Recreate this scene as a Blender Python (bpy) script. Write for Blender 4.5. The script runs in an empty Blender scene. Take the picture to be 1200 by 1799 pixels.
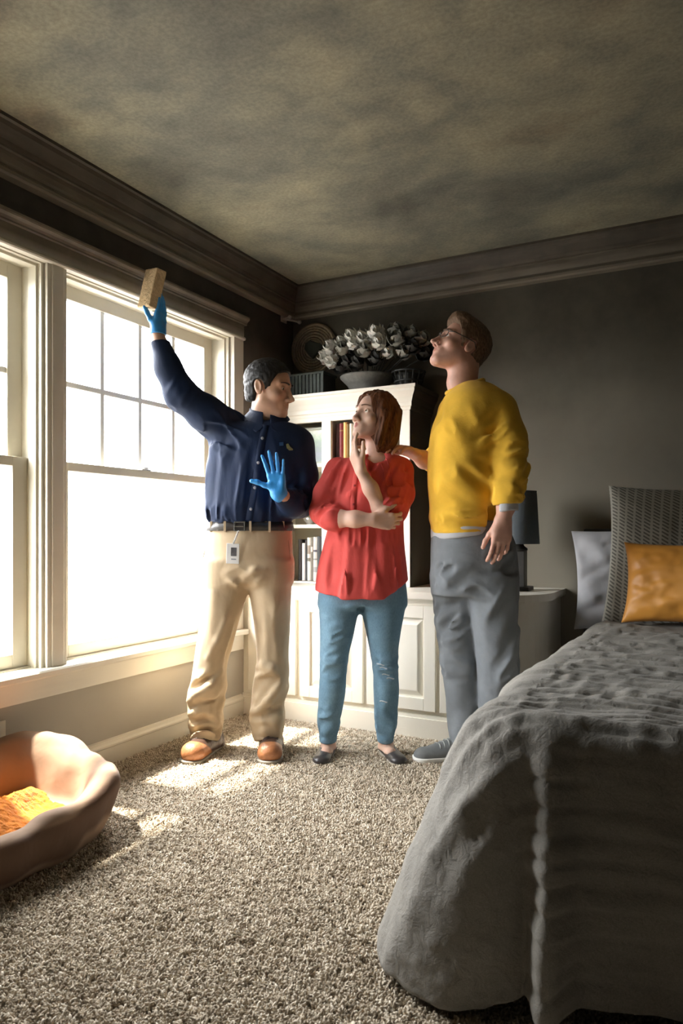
import bpy, bmesh, math, random
import numpy as np
from mathutils import Vector, Matrix
random.seed(7); RNG = np.random.default_rng(7)
scene = bpy.context.scene
COL = scene.collection
PI = math.pi

# ------------------------------------------------------------------ camera
cd = bpy.data.cameras.new('camera'); cam = bpy.data.objects.new('camera', cd); COL.objects.link(cam)
cam.location = (2.248, -3.694, 0.968)
YAW = math.atan(664 / 1275)
cam.rotation_euler = (PI / 2, 0, YAW)
cd.sensor_fit = 'HORIZONTAL'; cd.sensor_width = 24.0; cd.lens = 24.0 * 1275 / 1200
cd.shift_y = (935 - 899.5) / 1200
cd.clip_start = 0.05
cd.dof.use_dof = True; cd.dof.focus_distance = 3.15; cd.dof.aperture_fstop = 7.0
scene.camera = cam

# ------------------------------------------------------------------ world, sun, exposure
w = bpy.data.worlds.new('bright_overcast'); scene.world = w; w.use_nodes = True
wn = w.node_tree; bg = wn.nodes['Background']; bg.inputs[1].default_value = 30.0
wtc = wn.nodes.new('ShaderNodeTexCoord'); wsx = wn.nodes.new('ShaderNodeSeparateXYZ'); wrp = wn.nodes.new('ShaderNodeValToRGB')
wmr = wn.nodes.new('ShaderNodeMapRange'); wmr.inputs[1].default_value = -0.25; wmr.inputs[2].default_value = 0.25
wn.links.new(wtc.outputs['Generated'], wsx.inputs[0]); wn.links.new(wsx.outputs[2], wmr.inputs[0]); wn.links.new(wmr.outputs[0], wrp.inputs[0])
wrp.color_ramp.elements[0].position = 0.35; wrp.color_ramp.elements[0].color = (0.17, 0.165, 0.155, 1)      # pale ground outside
wrp.color_ramp.elements[1].position = 0.65; wrp.color_ramp.elements[1].color = (0.97, 0.985, 1.0, 1)          # bright overcast sky
wn.links.new(wrp.outputs[0], bg.inputs[0])
sd = bpy.data.lights.new('sun', 'SUN'); sd.energy = 28.0; sd.angle = math.radians(2.6); sd.color = (1.0, 0.93, 0.80)
sun = bpy.data.objects.new('sun', sd); COL.objects.link(sun)
sun.rotation_euler = Vector((1.0, 0.12, -1.95)).to_track_quat('-Z', 'Y').to_euler()
sun.location = (-4, -3, 6)
for nm, (y0, y1) in (('portal_near', (-2.34, -1.80)), ('portal_far', (-1.70, -0.63)), ):
    pl = bpy.data.lights.new(nm, 'AREA'); pl.shape = 'RECTANGLE'; pl.size = y1 - y0; pl.size_y = 1.55
    pl.cycles.is_portal = True
    po = bpy.data.objects.new(nm, pl); COL.objects.link(po)
    po.location = (-0.16, (y0 + y1) / 2, 1.23); po.rotation_euler = (PI / 2, 0, -PI / 2)
vs = scene.view_settings; vs.view_transform = 'Standard'; vs.look = 'None'; vs.exposure = 0.2; vs.gamma = 1.0
vs.use_curve_mapping = False
try:
    scene.cycles.max_bounces = 10; scene.cycles.diffuse_bounces = 6; scene.cycles.transparent_max_bounces = 12
    scene.cycles.use_denoising = True; scene.cycles.sample_clamp_indirect = 8
except Exception: pass

# ------------------------------------------------------------------ node helpers
def new_mat(name):
    m = bpy.data.materials.new(name); m.use_nodes = True
    nt = m.node_tree; b = nt.nodes['Principled BSDF']
    return m, nt, b
def N(nt, t, **kw):
    n = nt.nodes.new(t)
    for k, v in kw.items():
        if k.startswith('i_'):
            key = k[2:]; key = int(key) if key.isdigit() else key
            n.inputs[key].default_value = v
        else: setattr(n, k, v)
    return n
def ramp(nt, src, stops, interp='LINEAR'):
    r = nt.nodes.new('ShaderNodeValToRGB'); cr = r.color_ramp; cr.interpolation = interp
    while len(cr.elements) < len(stops): cr.elements.new(0.5)
    for e, (p, c) in zip(cr.elements, stops):
        e.position = p; e.color = (c, c, c, 1) if isinstance(c, (int, float)) else (*c, 1)
    nt.links.new(src, r.inputs[0]); return r.outputs[0]
def mixc(nt, fac, a, b, mode='MIX'):
    n = nt.nodes.new('ShaderNodeMix'); n.data_type = 'RGBA'; n.blend_type = mode
    for s, v in ((n.inputs[0], fac), (n.inputs[6], a), (n.inputs[7], b)):
        if hasattr(v, 'node'): nt.links.new(v, s)
        elif isinstance(v, (int, float)): s.default_value = v if s == n.inputs[0] else (v, v, v, 1)
        else: s.default_value = (*v, 1)
    return n.outputs[2]
def noise(nt, scale, detail=3, rough=0.55, vec=None, mapping=None, distort=0.0):
    t = N(nt, 'ShaderNodeTexNoise', i_Scale=scale, i_Detail=detail, i_Roughness=rough, i_Distortion=distort)
    if vec is None:
        vec = nt.nodes.new('ShaderNodeTexCoord').outputs['Object']
    if mapping:
        mp = N(nt, 'ShaderNodeMapping'); mp.inputs['Scale'].default_value = mapping
        nt.links.new(vec, mp.inputs[0]); vec = mp.outputs[0]
    nt.links.new(vec, t.inputs['Vector']); return t.outputs['Fac']
def bump(nt, b, h, strength=0.3, dist=0.01):
    n = N(nt, 'ShaderNodeBump', i_Strength=strength, i_Distance=dist)
    nt.links.new(h, n.inputs['Height']); nt.links.new(n.outputs[0], b.inputs['Normal']); return n
def posz(nt):
    g = nt.nodes.new('ShaderNodeNewGeometry'); s = nt.nodes.new('ShaderNodeSeparateXYZ')
    nt.links.new(g.outputs['Position'], s.inputs[0]); return g.outputs['Position'], s.outputs

def M_plain(name, col, rough=0.6, var=0.12, scale=14, bump_s=0.0, bscale=60, metal=0.0, spec=0.5, sheen=0.0):
    m, nt, b = new_mat(name)
    n = noise(nt, scale, 4)
    lo = tuple(c * (1 - var) for c in col); hi = tuple(min(1, c * (1 + var)) for c in col)
    nt.links.new(ramp(nt, n, [(0.3, lo), (0.7, hi)]), b.inputs['Base Color'])
    b.inputs['Roughness'].default_value = rough; b.inputs['Metallic'].default_value = metal
    b.inputs['Specular IOR Level'].default_value = spec
    if sheen: b.inputs['Sheen Weight'].default_value = sheen
    if bump_s: bump(nt, b, noise(nt, bscale, 4), bump_s, 0.01)
    return m
def M_fabric(name, col, rough=0.85, weave=900, wstr=0.25, var=0.1, scale=9, crease=0.25, cscale=16, cmap=(1, 1, 1), sheen=0.06, col2=None, streak=None):
    m, nt, b = new_mat(name)
    n = noise(nt, scale, 4)
    lo = tuple(c * (1 - var) for c in col); hi = col2 or tuple(min(1, c * (1 + var)) for c in col)
    c = ramp(nt, n, [(0.3, lo), (0.7, hi)])
    if streak:
        s = noise(nt, streak[0], 3, mapping=streak[1]); c = mixc(nt, s, c, streak[2], 'MULTIPLY')
    nt.links.new(c, b.inputs['Base Color'])
    b.inputs['Roughness'].default_value = rough; b.inputs['Specular IOR Level'].default_value = 0.25
    b.inputs['Sheen Weight'].default_value = sheen; b.inputs['Sheen Roughness'].default_value = 0.5
    h1 = noise(nt, cscale, 3, mapping=cmap, distort=0.4); h2 = noise(nt, weave, 1)
    b1 = N(nt, 'ShaderNodeBump', i_Strength=crease, i_Distance=0.012); nt.links.new(h1, b1.inputs['Height'])
    b2 = N(nt, 'ShaderNodeBump', i_Strength=wstr, i_Distance=0.0015); nt.links.new(h2, b2.inputs['Height'])
    nt.links.new(b1.outputs[0], b2.inputs['Normal']); nt.links.new(b2.outputs[0], b.inputs['Normal'])
    return m
def M_sooty(name, clean, soot, z0, z1, rough=0.6, nscale=2.2, bump_s=0.08, bscale=90, streaks=(1, 1, 1), wob=0.35):
    """paint that soot has settled on: clean low down, blackened towards the ceiling"""
    m, nt, b = new_mat(name)
    pos, xyz = posz(nt)
    n = noise(nt, nscale, 5, 0.6, vec=pos, mapping=streaks)
    mr = N(nt, 'ShaderNodeMapRange'); mr.inputs[1].default_value = z0; mr.inputs[2].default_value = z1
    nt.links.new(xyz[2], mr.inputs[0])
    ad = N(nt, 'ShaderNodeMath', operation='MULTIPLY_ADD'); ad.inputs[1].default_value = wob; ad.inputs[2].default_value = -wob * 0.5
    nt.links.new(n, ad.inputs[0])
    s = N(nt, 'ShaderNodeMath', operation='ADD', use_clamp=True); nt.links.new(mr.outputs[0], s.inputs[0]); nt.links.new(ad.outputs[0], s.inputs[1])
    n2 = noise(nt, 9, 4, 0.6, vec=pos)
    c2 = ramp(nt, n2, [(0.3, tuple(c * 0.75 for c in soot)), (0.75, tuple(c * 1.3 for c in soot))])
    nt.links.new(mixc(nt, s.outputs[0], clean, c2), b.inputs['Base Color'])
    b.inputs['Roughness'].default_value = rough
    bump(nt, b, noise(nt, bscale, 3, vec=pos), bump_s, 0.004)
    return m

# ------------------------------------------------------------------ object helpers
def tag(o, label=None, cat=None, group=None, kind=None):
    if label: o['label'] = label
    if cat: o['category'] = cat
    if group: o['group'] = group
    if kind: o['kind'] = kind
    return o
def thing(name, label, cat, loc=(0, 0, 0), rz=0, group=None):
    o = bpy.data.objects.new(name, None); COL.objects.link(o); o.empty_display_size = 0.05
    o.location = loc; o.rotation_euler = (0, 0, rz)
    return tag(o, label, cat, group)
def link(name, me, m, parent=None, kind=None, smooth=False, loc=None):
    o = bpy.data.objects.new(name, me); COL.objects.link(o)
    if m and not len(me.materials): me.materials.append(m)
    if parent is not None: o.parent = parent
    if kind: o['kind'] = kind
    if smooth: me.polygons.foreach_set('use_smooth', [True] * len(me.polygons))
    if loc: o.location = loc
    return o
def bm_box(bm, x0, x1, y0, y1, z0, z1, bev=0.0, seg=2, mat=None):
    vs_ = [bm.verts.new((x, y, z)) for x in (x0, x1) for y in (y0, y1) for z in (z0, z1)]
    fs = [bm.faces.new([vs_[i] for i in q]) for q in ((0, 1, 3, 2), (4, 6, 7, 5), (0, 4, 5, 1), (2, 3, 7, 6), (0, 2, 6, 4), (1, 5, 7, 3))]
    if mat is not None: bmesh.ops.transform(bm, matrix=mat, verts=vs_)
    if bev > 0:
        es = list({e for f in fs for e in f.edges})
        bmesh.ops.bevel(bm, geom=es, offset=bev, segments=seg, affect='EDGES', profile=0.6)
def bm_cyl(bm, c, r, z0, z1, seg=24, r2=None, mat=None):
    r2 = r if r2 is None else r2
    lathe(bm, [(0, z0), (r, z0), (r2, z1), (0, z1)], seg, c, mat)
def lathe(bm, prof, seg=24, c=(0, 0, 0), mat=None):
    rings = []; new = []
    for r, z in prof:
        if r < 1e-6: ring = [bm.verts.new((c[0], c[1], c[2] + z))]
        else: ring = [bm.verts.new((c[0] + r * math.cos(2 * PI * k / seg), c[1] + r * math.sin(2 * PI * k / seg), c[2] + z)) for k in range(seg)]
        rings.append(ring); new += ring
    for a, b in zip(rings, rings[1:]):
        for k in range(seg):
            k2 = (k + 1) % seg
            q = [a[k % len(a)], a[k2 % len(a)], b[k2 % len(b)], b[k % len(b)]]
            q2 = []
            for v in q:
                if v not in q2: q2.append(v)
            if len(q2) > 2:
                try: bm.faces.new(q2)
                except ValueError: pass
    if mat is not None: bmesh.ops.transform(bm, matrix=mat, verts=new)
def bm_tube(bm, pts, r, seg=8, r2=None):
    pts = [Vector(p) for p in pts]; n = len(pts); rings = []; up = Vector((0, 0, 1)); prev = None
    for i, p in enumerate(pts):
        t = (pts[min(i + 1, n - 1)] - pts[max(i - 1, 0)]).normalized()
        a = t.orthogonal().normalized() if prev is None else (prev - t * prev.dot(t)).normalized()
        prev = a; b = t.cross(a)
        rr = r if r2 is None else r + (r2 - r) * i / max(1, n - 1)
        rings.append([bm.verts.new(p + (a * math.cos(2 * PI * k / seg) + b * math.sin(2 * PI * k / seg)) * rr) for k in range(seg)])
    for a, b in zip(rings, rings[1:]):
        for k in range(seg): bm.faces.new((a[k], a[(k + 1) % seg], b[(k + 1) % seg], b[k]))
    bm.faces.new(rings[0][::-1]); bm.faces.new(rings[-1])
def bm_extrude(bm, prof, p0, p1, nrm):
    """sweep a 2D profile (out, up) from p0 to p1; 'out' goes along nrm"""
    p0, p1, nrm = Vector(p0), Vector(p1), Vector(nrm)
    a = [bm.verts.new(p0 + nrm * u + Vector((0, 0, v))) for u, v in prof]
    b = [bm.verts.new(p1 + nrm * u + Vector((0, 0, v))) for u, v in prof]
    k = len(prof)
    for i in range(k): bm.faces.new((a[i], a[(i + 1) % k], b[(i + 1) % k], b[i]))
    bm.faces.new(a[::-1]); bm.faces.new(b)
def obj(name, bm, m, parent=None, kind=None, smooth=False, loc=None):
    bmesh.ops.recalc_face_normals(bm, faces=bm.faces)
    me = bpy.data.meshes.new(name); bm.to_mesh(me); bm.free()
    return link(name, me, m, parent, kind, smooth, loc)
def box_obj(name, dims, m, parent=None, bev=0.003, kind=None, mat=None):
    bm = bmesh.new(); bm_box(bm, *dims, bev=bev, mat=mat); return obj(name, bm, m, parent, kind)
def grid_mesh(name, P, closed_u=False):
    """P: (nu, nv, 3) array of points -> quad mesh"""
    nu, nv = P.shape[:2]
    idx = np.arange(nu * nv).reshape(nu, nv)
    if closed_u: idx = np.vstack([idx, idx[:1]])
    q = np.stack([idx[:-1, :-1], idx[1:, :-1], idx[1:, 1:], idx[:-1, 1:]], -1).reshape(-1, 4)
    return quads(name, P.reshape(-1, 3), q)
def quads(name, V, Q, smooth=True):
    me = bpy.data.meshes.new(name); k = Q.shape[1]
    me.vertices.add(len(V)); me.vertices.foreach_set('co', np.ascontiguousarray(V, dtype=np.float32).ravel())
    me.loops.add(Q.size); me.loops.foreach_set('vertex_index', np.ascontiguousarray(Q, dtype=np.int32).ravel())
    me.polygons.add(len(Q)); me.polygons.foreach_set('loop_start', np.arange(0, Q.size, k, dtype=np.int32))
    try: me.polygons.foreach_set('loop_total', np.full(len(Q), k, dtype=np.int32))
    except Exception: pass
    me.polygons.foreach_set('use_smooth', np.full(len(Q), smooth))
    me.update(calc_edges=True); me.validate(); return me
def copy_tree(o, parent=None):
    c = o.copy(); COL.objects.link(c)
    if parent is not None: c.parent = parent
    for ch in list(o.children): copy_tree(ch, c)
    return c

# ------------------------------------------------------------------ value noise and signed distance modelling
_TAB = RNG.random((32, 32, 32)).astype(np.float32) * 2 - 1
def vnoise(x, y, z):
    x, y, z = np.broadcast_arrays(x, y, z)
    i, j, k = np.floor(x).astype(np.int32), np.floor(y).astype(np.int32), np.floor(z).astype(np.int32)
    u, v, t = x - i, y - j, z - k
    u, v, t = u * u * (3 - 2 * u), v * v * (3 - 2 * v), t * t * (3 - 2 * t)
    i0, j0, k0 = i & 31, j & 31, k & 31; i1, j1, k1 = (i + 1) & 31, (j + 1) & 31, (k + 1) & 31
    def L(a, b, c): return _TAB[a, b, c]
    x00 = L(i0, j0, k0) * (1 - u) + L(i1, j0, k0) * u; x10 = L(i0, j1, k0) * (1 - u) + L(i1, j1, k0) * u
    x01 = L(i0, j0, k1) * (1 - u) + L(i1, j0, k1) * u; x11 = L(i0, j1, k1) * (1 - u) + L(i1, j1, k1) * u
    a = x00 * (1 - v) + x10 * v; b = x01 * (1 - v) + x11 * v
    return a * (1 - t) + b * t
V3 = lambda *a: np.array(a, dtype=np.float32)
def unit(v): v = np.asarray(v, dtype=np.float32); return v / (np.linalg.norm(v) + 1e-9)
def d_cone(x, y, z, a, b, ra, rb, flat=None):
    a = np.asarray(a, np.float32); b = np.asarray(b, np.float32); ab = b - a; L2 = float(ab @ ab) + 1e-9
    t = np.clip(((x - a[0]) * ab[0] + (y - a[1]) * ab[1] + (z - a[2]) * ab[2]) / L2, 0, 1)
    dx = x - a[0] - ab[0] * t; dy = y - a[1] - ab[1] * t; dz = z - a[2] - ab[2] * t
    if flat is not None:
        n, fac = flat; s = (dx * n[0] + dy * n[1] + dz * n[2]) * (1 / fac - 1)
        dx = dx + n[0] * s; dy = dy + n[1] * s; dz = dz + n[2] * s
    return np.sqrt(dx * dx + dy * dy + dz * dz) - (ra + (rb - ra) * t)
def d_ell(x, y, z, c, r):
    dx, dy, dz = (x - c[0]), (y - c[1]), (z - c[2])
    k0 = np.sqrt((dx / r[0]) ** 2 + (dy / r[1]) ** 2 + (dz / r[2]) ** 2)
    k1 = np.sqrt((dx / r[0] ** 2) ** 2 + (dy / r[1] ** 2) ** 2 + (dz / r[2] ** 2) ** 2) + 1e-6
    return np.where(k0 < 1e-3, -min(r), k0 * (k0 - 1) / k1)
def smin(a, b, k):
    if k <= 0: return np.minimum(a, b)
    h = np.maximum(k - np.abs(a - b), 0) / k
    return np.minimum(a, b) - h * h * k * 0.25
def smax(a, b, k): return -smin(-a, -b, k)
def axis(lo, hi, step, fine=()):
    xs = [lo]
    while xs[-1] < hi:
        x = xs[-1]; h = step
        for a, b, s in fine:
            if a - 1e-6 <= x < b: h = min(h, s)
        for a, b, s in fine:
            if x < a - 1e-6 and x + h > a: h = max(a - x, 1e-3)
        xs.append(x + h)
    return np.array(xs, np.float32)
class Field:
    def __init__(s, X, Y, Z):
        s.ax = (X, Y, Z); s.f = np.full((len(X), len(Y), len(Z)), 0.5, np.float32)
    def reg(s, lo, hi):
        sl = []
        for a, l, h in zip(s.ax, lo, hi):
            i0 = max(0, np.searchsorted(a, l) - 1); i1 = min(len(a), np.searchsorted(a, h) + 1)
            if i1 <= i0: return None
            sl.append(slice(i0, i1))
        X, Y, Z = (a[q] for a, q in zip(s.ax, sl))
        return tuple(sl), X[:, None, None], Y[None, :, None], Z[None, None, :]
    def apply(s, lo, hi, fn, k=0.0, op='add'):
        r = s.reg(lo, hi)
        if r is None: return s
        sl, x, y, z = r; d = fn(x, y, z)
        if op == 'add': s.f[sl] = smin(s.f[sl], d, k)
        elif op == 'cut': s.f[sl] = smax(s.f[sl], -d, k)
        elif op == 'disp': s.f[sl] += d
        elif op == 'and': s.f[sl] = smax(s.f[sl], d, k)
        return s
    def cone(s, a, b, ra, rb, k=0.02, flat=None, op='add'):
        m = max(ra, rb) * (max(1, flat[1]) if flat else 1) + k + 0.02
        lo = np.minimum(a, b) - m; hi = np.maximum(a, b) + m
        return s.apply(lo, hi, lambda x, y, z: d_cone(x, y, z, a, b, ra, rb, flat), k, op)
    def chain(s, pts, k=0.02, flat=None):
        """pts: [(x,y,z,r), ...]"""
        for p, q in zip(pts, pts[1:]): s.cone(V3(*p[:3]), V3(*q[:3]), p[3], q[3], k, flat)
        return s
    def ell(s, c, r, k=0.02, op='add', R=None):
        m = max(r) + k + 0.02; c = np.asarray(c, np.float32)
        if R is None: fn = lambda x, y, z: d_ell(x, y, z, c, r)
        else:
            R = np.asarray(R, np.float32)
            def fn(x, y, z):
                dx, dy, dz = x - c[0], y - c[1], z - c[2]
                return d_ell(*[R[0, i] * dx + R[1, i] * dy + R[2, i] * dz for i in range(3)], (0, 0, 0), r)
        return s.apply(c - m, c + m, fn, k, op)
    def local(s, c, R, rad, fn, k=0.01, op='add'):
        """fn works in a frame with origin c whose axes are the columns of R"""
        c = np.asarray(c, np.float32); R = np.asarray(R, np.float32)
        def g(x, y, z):
            dx, dy, dz = x - c[0], y - c[1], z - c[2]
            return fn(*[R[0, i] * dx + R[1, i] * dy + R[2, i] * dz for i in range(3)])
        return s.apply(c - rad, c + rad, g, k, op)
    def plane(s, p, n, k=0.004, lo=(-9, -9, -9), hi=(9, 9, 9)):
        """keep the side that n points away from"""
        n = unit(n); p = np.asarray(p, np.float32)
        return s.apply(lo, hi, lambda x, y, z: (x - p[0]) * n[0] + (y - p[1]) * n[1] + (z - p[2]) * n[2], k, 'and')
    def folds(s, c, rad, axis_dir, wave, amp, seed=0.0, stretch=5.0, warp=0.5):
        """cloth folds whose ridges run along axis_dir, faded out around c"""
        c = np.asarray(c, np.float32); rad = np.asarray(rad, np.float32) * np.ones(3, np.float32)
        a = unit(axis_dir); t = unit(np.cross(a, (0.31, 0.57, 0.76))); u = np.cross(a, t)
        def fn(x, y, z):
            dx, dy, dz = x - c[0], y - c[1], z - c[2]
            m = np.clip(1 - (dx / rad[0]) ** 2 - (dy / rad[1]) ** 2 - (dz / rad[2]) ** 2, 0, 1)
            m = m * m * (3 - 2 * m)
            pa = (dx * a[0] + dy * a[1] + dz * a[2]) / (wave * stretch) + seed
            pt = (dx * t[0] + dy * t[1] + dz * t[2]) / wave + seed * 1.7; pu = (dx * u[0] + dy * u[1] + dz * u[2]) / wave + seed * 2.3
            n = vnoise(pa, pt, pu)
            n = 1 - 2.2 * np.abs(n)          # sharp ridges, soft valleys
            return (-1.6 * amp * m * n).astype(np.float32)
        return s.apply(c - rad, c + rad, fn, 0, 'disp')
    def wob(s, freq, amp, off=0.0):
        sl, x, y, z = s.reg((-9,) * 3, (9,) * 3)
        f = np.array(freq) * np.ones(3)
        near = np.abs(s.f) < 0.06
        xi, yi, zi = np.nonzero(near)
        s.f[near] += amp * vnoise(s.ax[0][xi] * f[0] + off, s.ax[1][yi] * f[1] + off, s.ax[2][zi] * f[2] + off)
        return s
    def mesh(s, name, smooth_it=1):
        f = s.f; ax = s.ax
        f[0], f[-1] = 0.5, 0.5; f[:, 0], f[:, -1] = 0.5, 0.5; f[:, :, 0], f[:, :, -1] = 0.5, 0.5
        ins = f < 0
        c = np.zeros(tuple(n - 1 for n in f.shape), np.uint8)
        nx, ny, nz = c.shape
        for i in (0, 1):
            for j in (0, 1):
                for k in (0, 1): c += ins[i:i + nx, j:j + ny, k:k + nz]
        act = (c > 0) & (c < 8)
        I, J, K = np.nonzero(act); n = len(I)
        vid = np.full(c.shape, -1, np.int32); vid[I, J, K] = np.arange(n)
        acc = np.zeros((n, 3), np.float64); cnt = np.zeros(n)
        corners = [(i, j, k) for i in (0, 1) for j in (0, 1) for k in (0, 1)]
        for a in corners:
            for d in range(3):
                if a[d]: continue
                b = list(a); b[d] = 1
                fa = f[I + a[0], J + a[1], K + a[2]]; fb = f[I + b[0], J + b[1], K + b[2]]
                cr = (fa < 0) != (fb < 0)
                t = np.where(cr, fa / np.where(cr, fa - fb, 1), 0)
                for e, (idx) in enumerate((I, J, K)):
                    base = ax[e][idx + a[e]]
                    p = base if e != d else base + t * (ax[e][idx + 1] - ax[e][idx])
                    acc[:, e] += np.where(cr, p, 0)
                cnt += cr
        V = acc / np.maximum(cnt, 1)[:, None]
        Q = []
        for d in range(3):
            e1, e2 = [(1, 2), (2, 0), (0, 1)][d]
            s0 = [slice(None)] * 3; s1 = [slice(None)] * 3; s0[d] = slice(0, -1); s1[d] = slice(1, None)
            for e in (e1, e2): s0[e] = slice(1, -1); s1[e] = slice(1, -1)
            A = ins[tuple(s0)]; B = ins[tuple(s1)]
            for flip, msk in ((False, A & ~B), (True, ~A & B)):
                q = np.array(np.nonzero(msk))
                if not q.size: continue
                q[e1] += 1; q[e2] += 1
                def at(o1, o2):
                    z_ = q.copy(); z_[e1] -= o1; z_[e2] -= o2; return vid[z_[0], z_[1], z_[2]]
                quad = np.stack([at(1, 1), at(0, 1), at(0, 0), at(1, 0)], 1)
                Q.append(quad[:, ::-1] if flip else quad)
        Q = np.concatenate(Q); Q = Q[(Q >= 0).all(1)]
        for _ in range(smooth_it):      # light relaxation
            acc = np.zeros_like(V); cn = np.zeros(n)
            for a, b in ((0, 1), (1, 2), (2, 3), (3, 0)):
                for p, r in ((a, b), (b, a)):
                    for e in range(3): acc[:, e] += np.bincount(Q[:, p], V[Q[:, r], e], n)
                    cn += np.bincount(Q[:, p], minlength=n)
            V = V * 0.5 + 0.5 * acc / np.maximum(cn, 1)[:, None]
        return quads(name, V, Q)

# ================================================================== THE ROOM
ZC = 2.40
XR, YB = 3.95, -5.2
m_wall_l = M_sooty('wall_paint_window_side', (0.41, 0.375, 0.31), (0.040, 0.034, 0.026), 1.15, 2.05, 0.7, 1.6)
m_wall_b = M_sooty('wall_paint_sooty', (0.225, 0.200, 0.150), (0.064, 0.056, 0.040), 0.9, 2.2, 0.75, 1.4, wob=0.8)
m_trim = M_sooty('trim_paint_window', (0.74, 0.70, 0.60), (0.15, 0.12, 0.085), 1.965, 2.035, 0.45, 3.0, 0.05, streaks=(8, 1, 8), wob=0.3)
m_base = M_sooty('trim_paint_base', (0.72, 0.67, 0.55), (0.3, 0.26, 0.2), 0.5, 1.5, 0.45, 3.0, 0.05)
m_crown = M_sooty('crown_paint_sooty', (0.24, 0.205, 0.155), (0.062, 0.050, 0.036), 2.18, 2.34, 0.55, 4.0, 0.05, streaks=(1, 1, 6), wob=0.9)
m_cab = M_sooty('cabinet_paint', (0.80, 0.76, 0.66), (0.34, 0.31, 0.25), 1.45, 2.3, 0.42, 3.0, 0.04)
def ceiling_mat():
    m, nt, b = new_mat('ceiling_soot')
    pos, xyz = posz(nt)
    a = noise(nt, 1.25, 5, 0.58, vec=pos, distort=0.25); c = noise(nt, 4.6, 4, 0.55, vec=pos, mapping=(1.0, 1.3, 1), distort=0.2)
    d = noise(nt, 70, 2, 0.6, vec=pos)
    col = ramp(nt, a, [(0.30, (0.105, 0.100, 0.082)), (0.45, (0.20, 0.195, 0.155)), (0.58, (0.31, 0.285, 0.205)), (0.72, (0.17, 0.13, 0.09))])
    col2 = ramp(nt, c, [(0.30, (0.68, 0.70, 0.72)), (0.55, (1, 1, 0.98)), (0.75, (1.15, 1.12, 1.06))])
    x = mixc(nt, 1.0, col, col2, 'MULTIPLY')
    x = mixc(nt, 0.35, x, ramp(nt, d, [(0.35, 0.6), (0.65, 1.35)]), 'MULTIPLY')
    nt.links.new(x, b.inputs['Base Color']); b.inputs['Roughness'].default_value = 0.75
    bump(nt, b, d, 0.35, 0.004)
    return m
m_ceil = ceiling_mat()
def carpet_mat(name, rand=False):
    m, nt, b = new_mat(name)
    if rand:
        oi = nt.nodes.new('ShaderNodeObjectInfo'); f = oi.outputs['Random']
        col = ramp(nt, f, [(0.0, (0.30, 0.24, 0.17)), (0.35, (0.52, 0.44, 0.335)), (0.7, (0.66, 0.575, 0.455)), (1.0, (0.78, 0.70, 0.58))])
    else:
        col = ramp(nt, noise(nt, 160, 3), [(0.3, (0.26, 0.21, 0.15)), (0.7, (0.50, 0.42, 0.32))])
    nt.links.new(col, b.inputs['Base Color']); b.inputs['Roughness'].default_value = 0.95
    b.inputs['Specular IOR Level'].default_value = 0.1; b.inputs['Sheen Weight'].default_value = 0.1
    return m
m_carpet = carpet_mat('carpet_backing'); m_pile = carpet_mat('carpet_yarn', True)

# floor, ceiling, walls
box_obj('floor', (-0.2, XR + .2, YB - .2, 0.2, -0.12, 0.0), m_carpet, None, 0, 'structure')
box_obj('ceiling', (-0.2, XR + .2, YB - .2, 0.2, ZC, ZC + 0.12), m_ceil, None, 0, 'structure')
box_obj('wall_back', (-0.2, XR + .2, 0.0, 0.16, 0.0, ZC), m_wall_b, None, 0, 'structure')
m_wall_d = M_sooty('wall_soot_low_bounce', (0.10, 0.088, 0.07), (0.03, 0.026, 0.02), 0.6, 2.0, 0.8, 1.4)  # soot on the unseen walls, made extra dark to cut bounced light
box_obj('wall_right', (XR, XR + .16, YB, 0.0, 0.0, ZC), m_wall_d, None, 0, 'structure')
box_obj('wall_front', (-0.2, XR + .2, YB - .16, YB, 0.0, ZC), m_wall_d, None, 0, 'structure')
WIN = [(-2.335, -1.795), (-1.70, -0.63)]      # the two window openings along the left wall
WZ0, WZ1 = 0.445, 1.985
bm = bmesh.new()
bm_box(bm, -0.16, 0, YB, 0.0, 0.0, WZ0); bm_box(bm, -0.16, 0, YB, 0.0, WZ1, ZC)
for a, b in ((YB, WIN[0][0]), (WIN[0][1], WIN[1][0]), (WIN[1][1], 0.0)): bm_box(bm, -0.16, 0, a, b, WZ0, WZ1)
obj('wall_left', bm, m_wall_l, None, 'structure')
# unseen eave added outside to keep sun off the upper panes
box_obj('sun_block_eave', (-0.70, -0.16, YB, 0.6, 2.58, 2.68), m_base, None, 0.01, 'structure')

# crown moulding: cove, fillets and a proud lower bead
CR = [(0.0, 2.40), (0.088, 2.40), (0.088, 2.388), (0.080, 2.382), (0.074, 2.368), (0.060, 2.350), (0.047, 2.334), (0.041, 2.318), (0.041, 2.310), (0.034, 2.306),
      (0.032, 2.290), (0.026, 2.272), (0.021, 2.262), (0.021, 2.254), (0.030, 2.251), (0.034, 2.243), (0.034, 2.232), (0.028, 2.224), (0.014, 2.221), (0.0, 2.219)]
bm = bmesh.new(); bm_extrude(bm, CR, (0, YB, 0), (0, 0, 0), (1, 0, 0)); obj('trim_2', bm, m_crown, None, 'structure')
bm = bmesh.new(); bm_extrude(bm, CR, (0, 0, 0), (XR, 0, 0), (0, -1, 0)); obj('trim_3', bm, m_crown, None, 'structure')
# baseboard
BB = [(0, 0), (0.016, 0), (0.016, 0.078), (0.020, 0.083), (0.020, 0.090), (0.012, 0.098), (0.009, 0.108), (0, 0.112)]
bm = bmesh.new(); bm_extrude(bm, BB, (0, YB, 0), (0, -0.53, 0), (1, 0, 0)); obj('baseboard_left', bm, m_base, None, 'structure')
bm = bmesh.new(); bm_extrude(bm, BB, (1.56, 0, 0), (XR, 0, 0), (0, -1, 0)); obj('baseboard_back', bm, m_base, None, 'structure')

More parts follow.
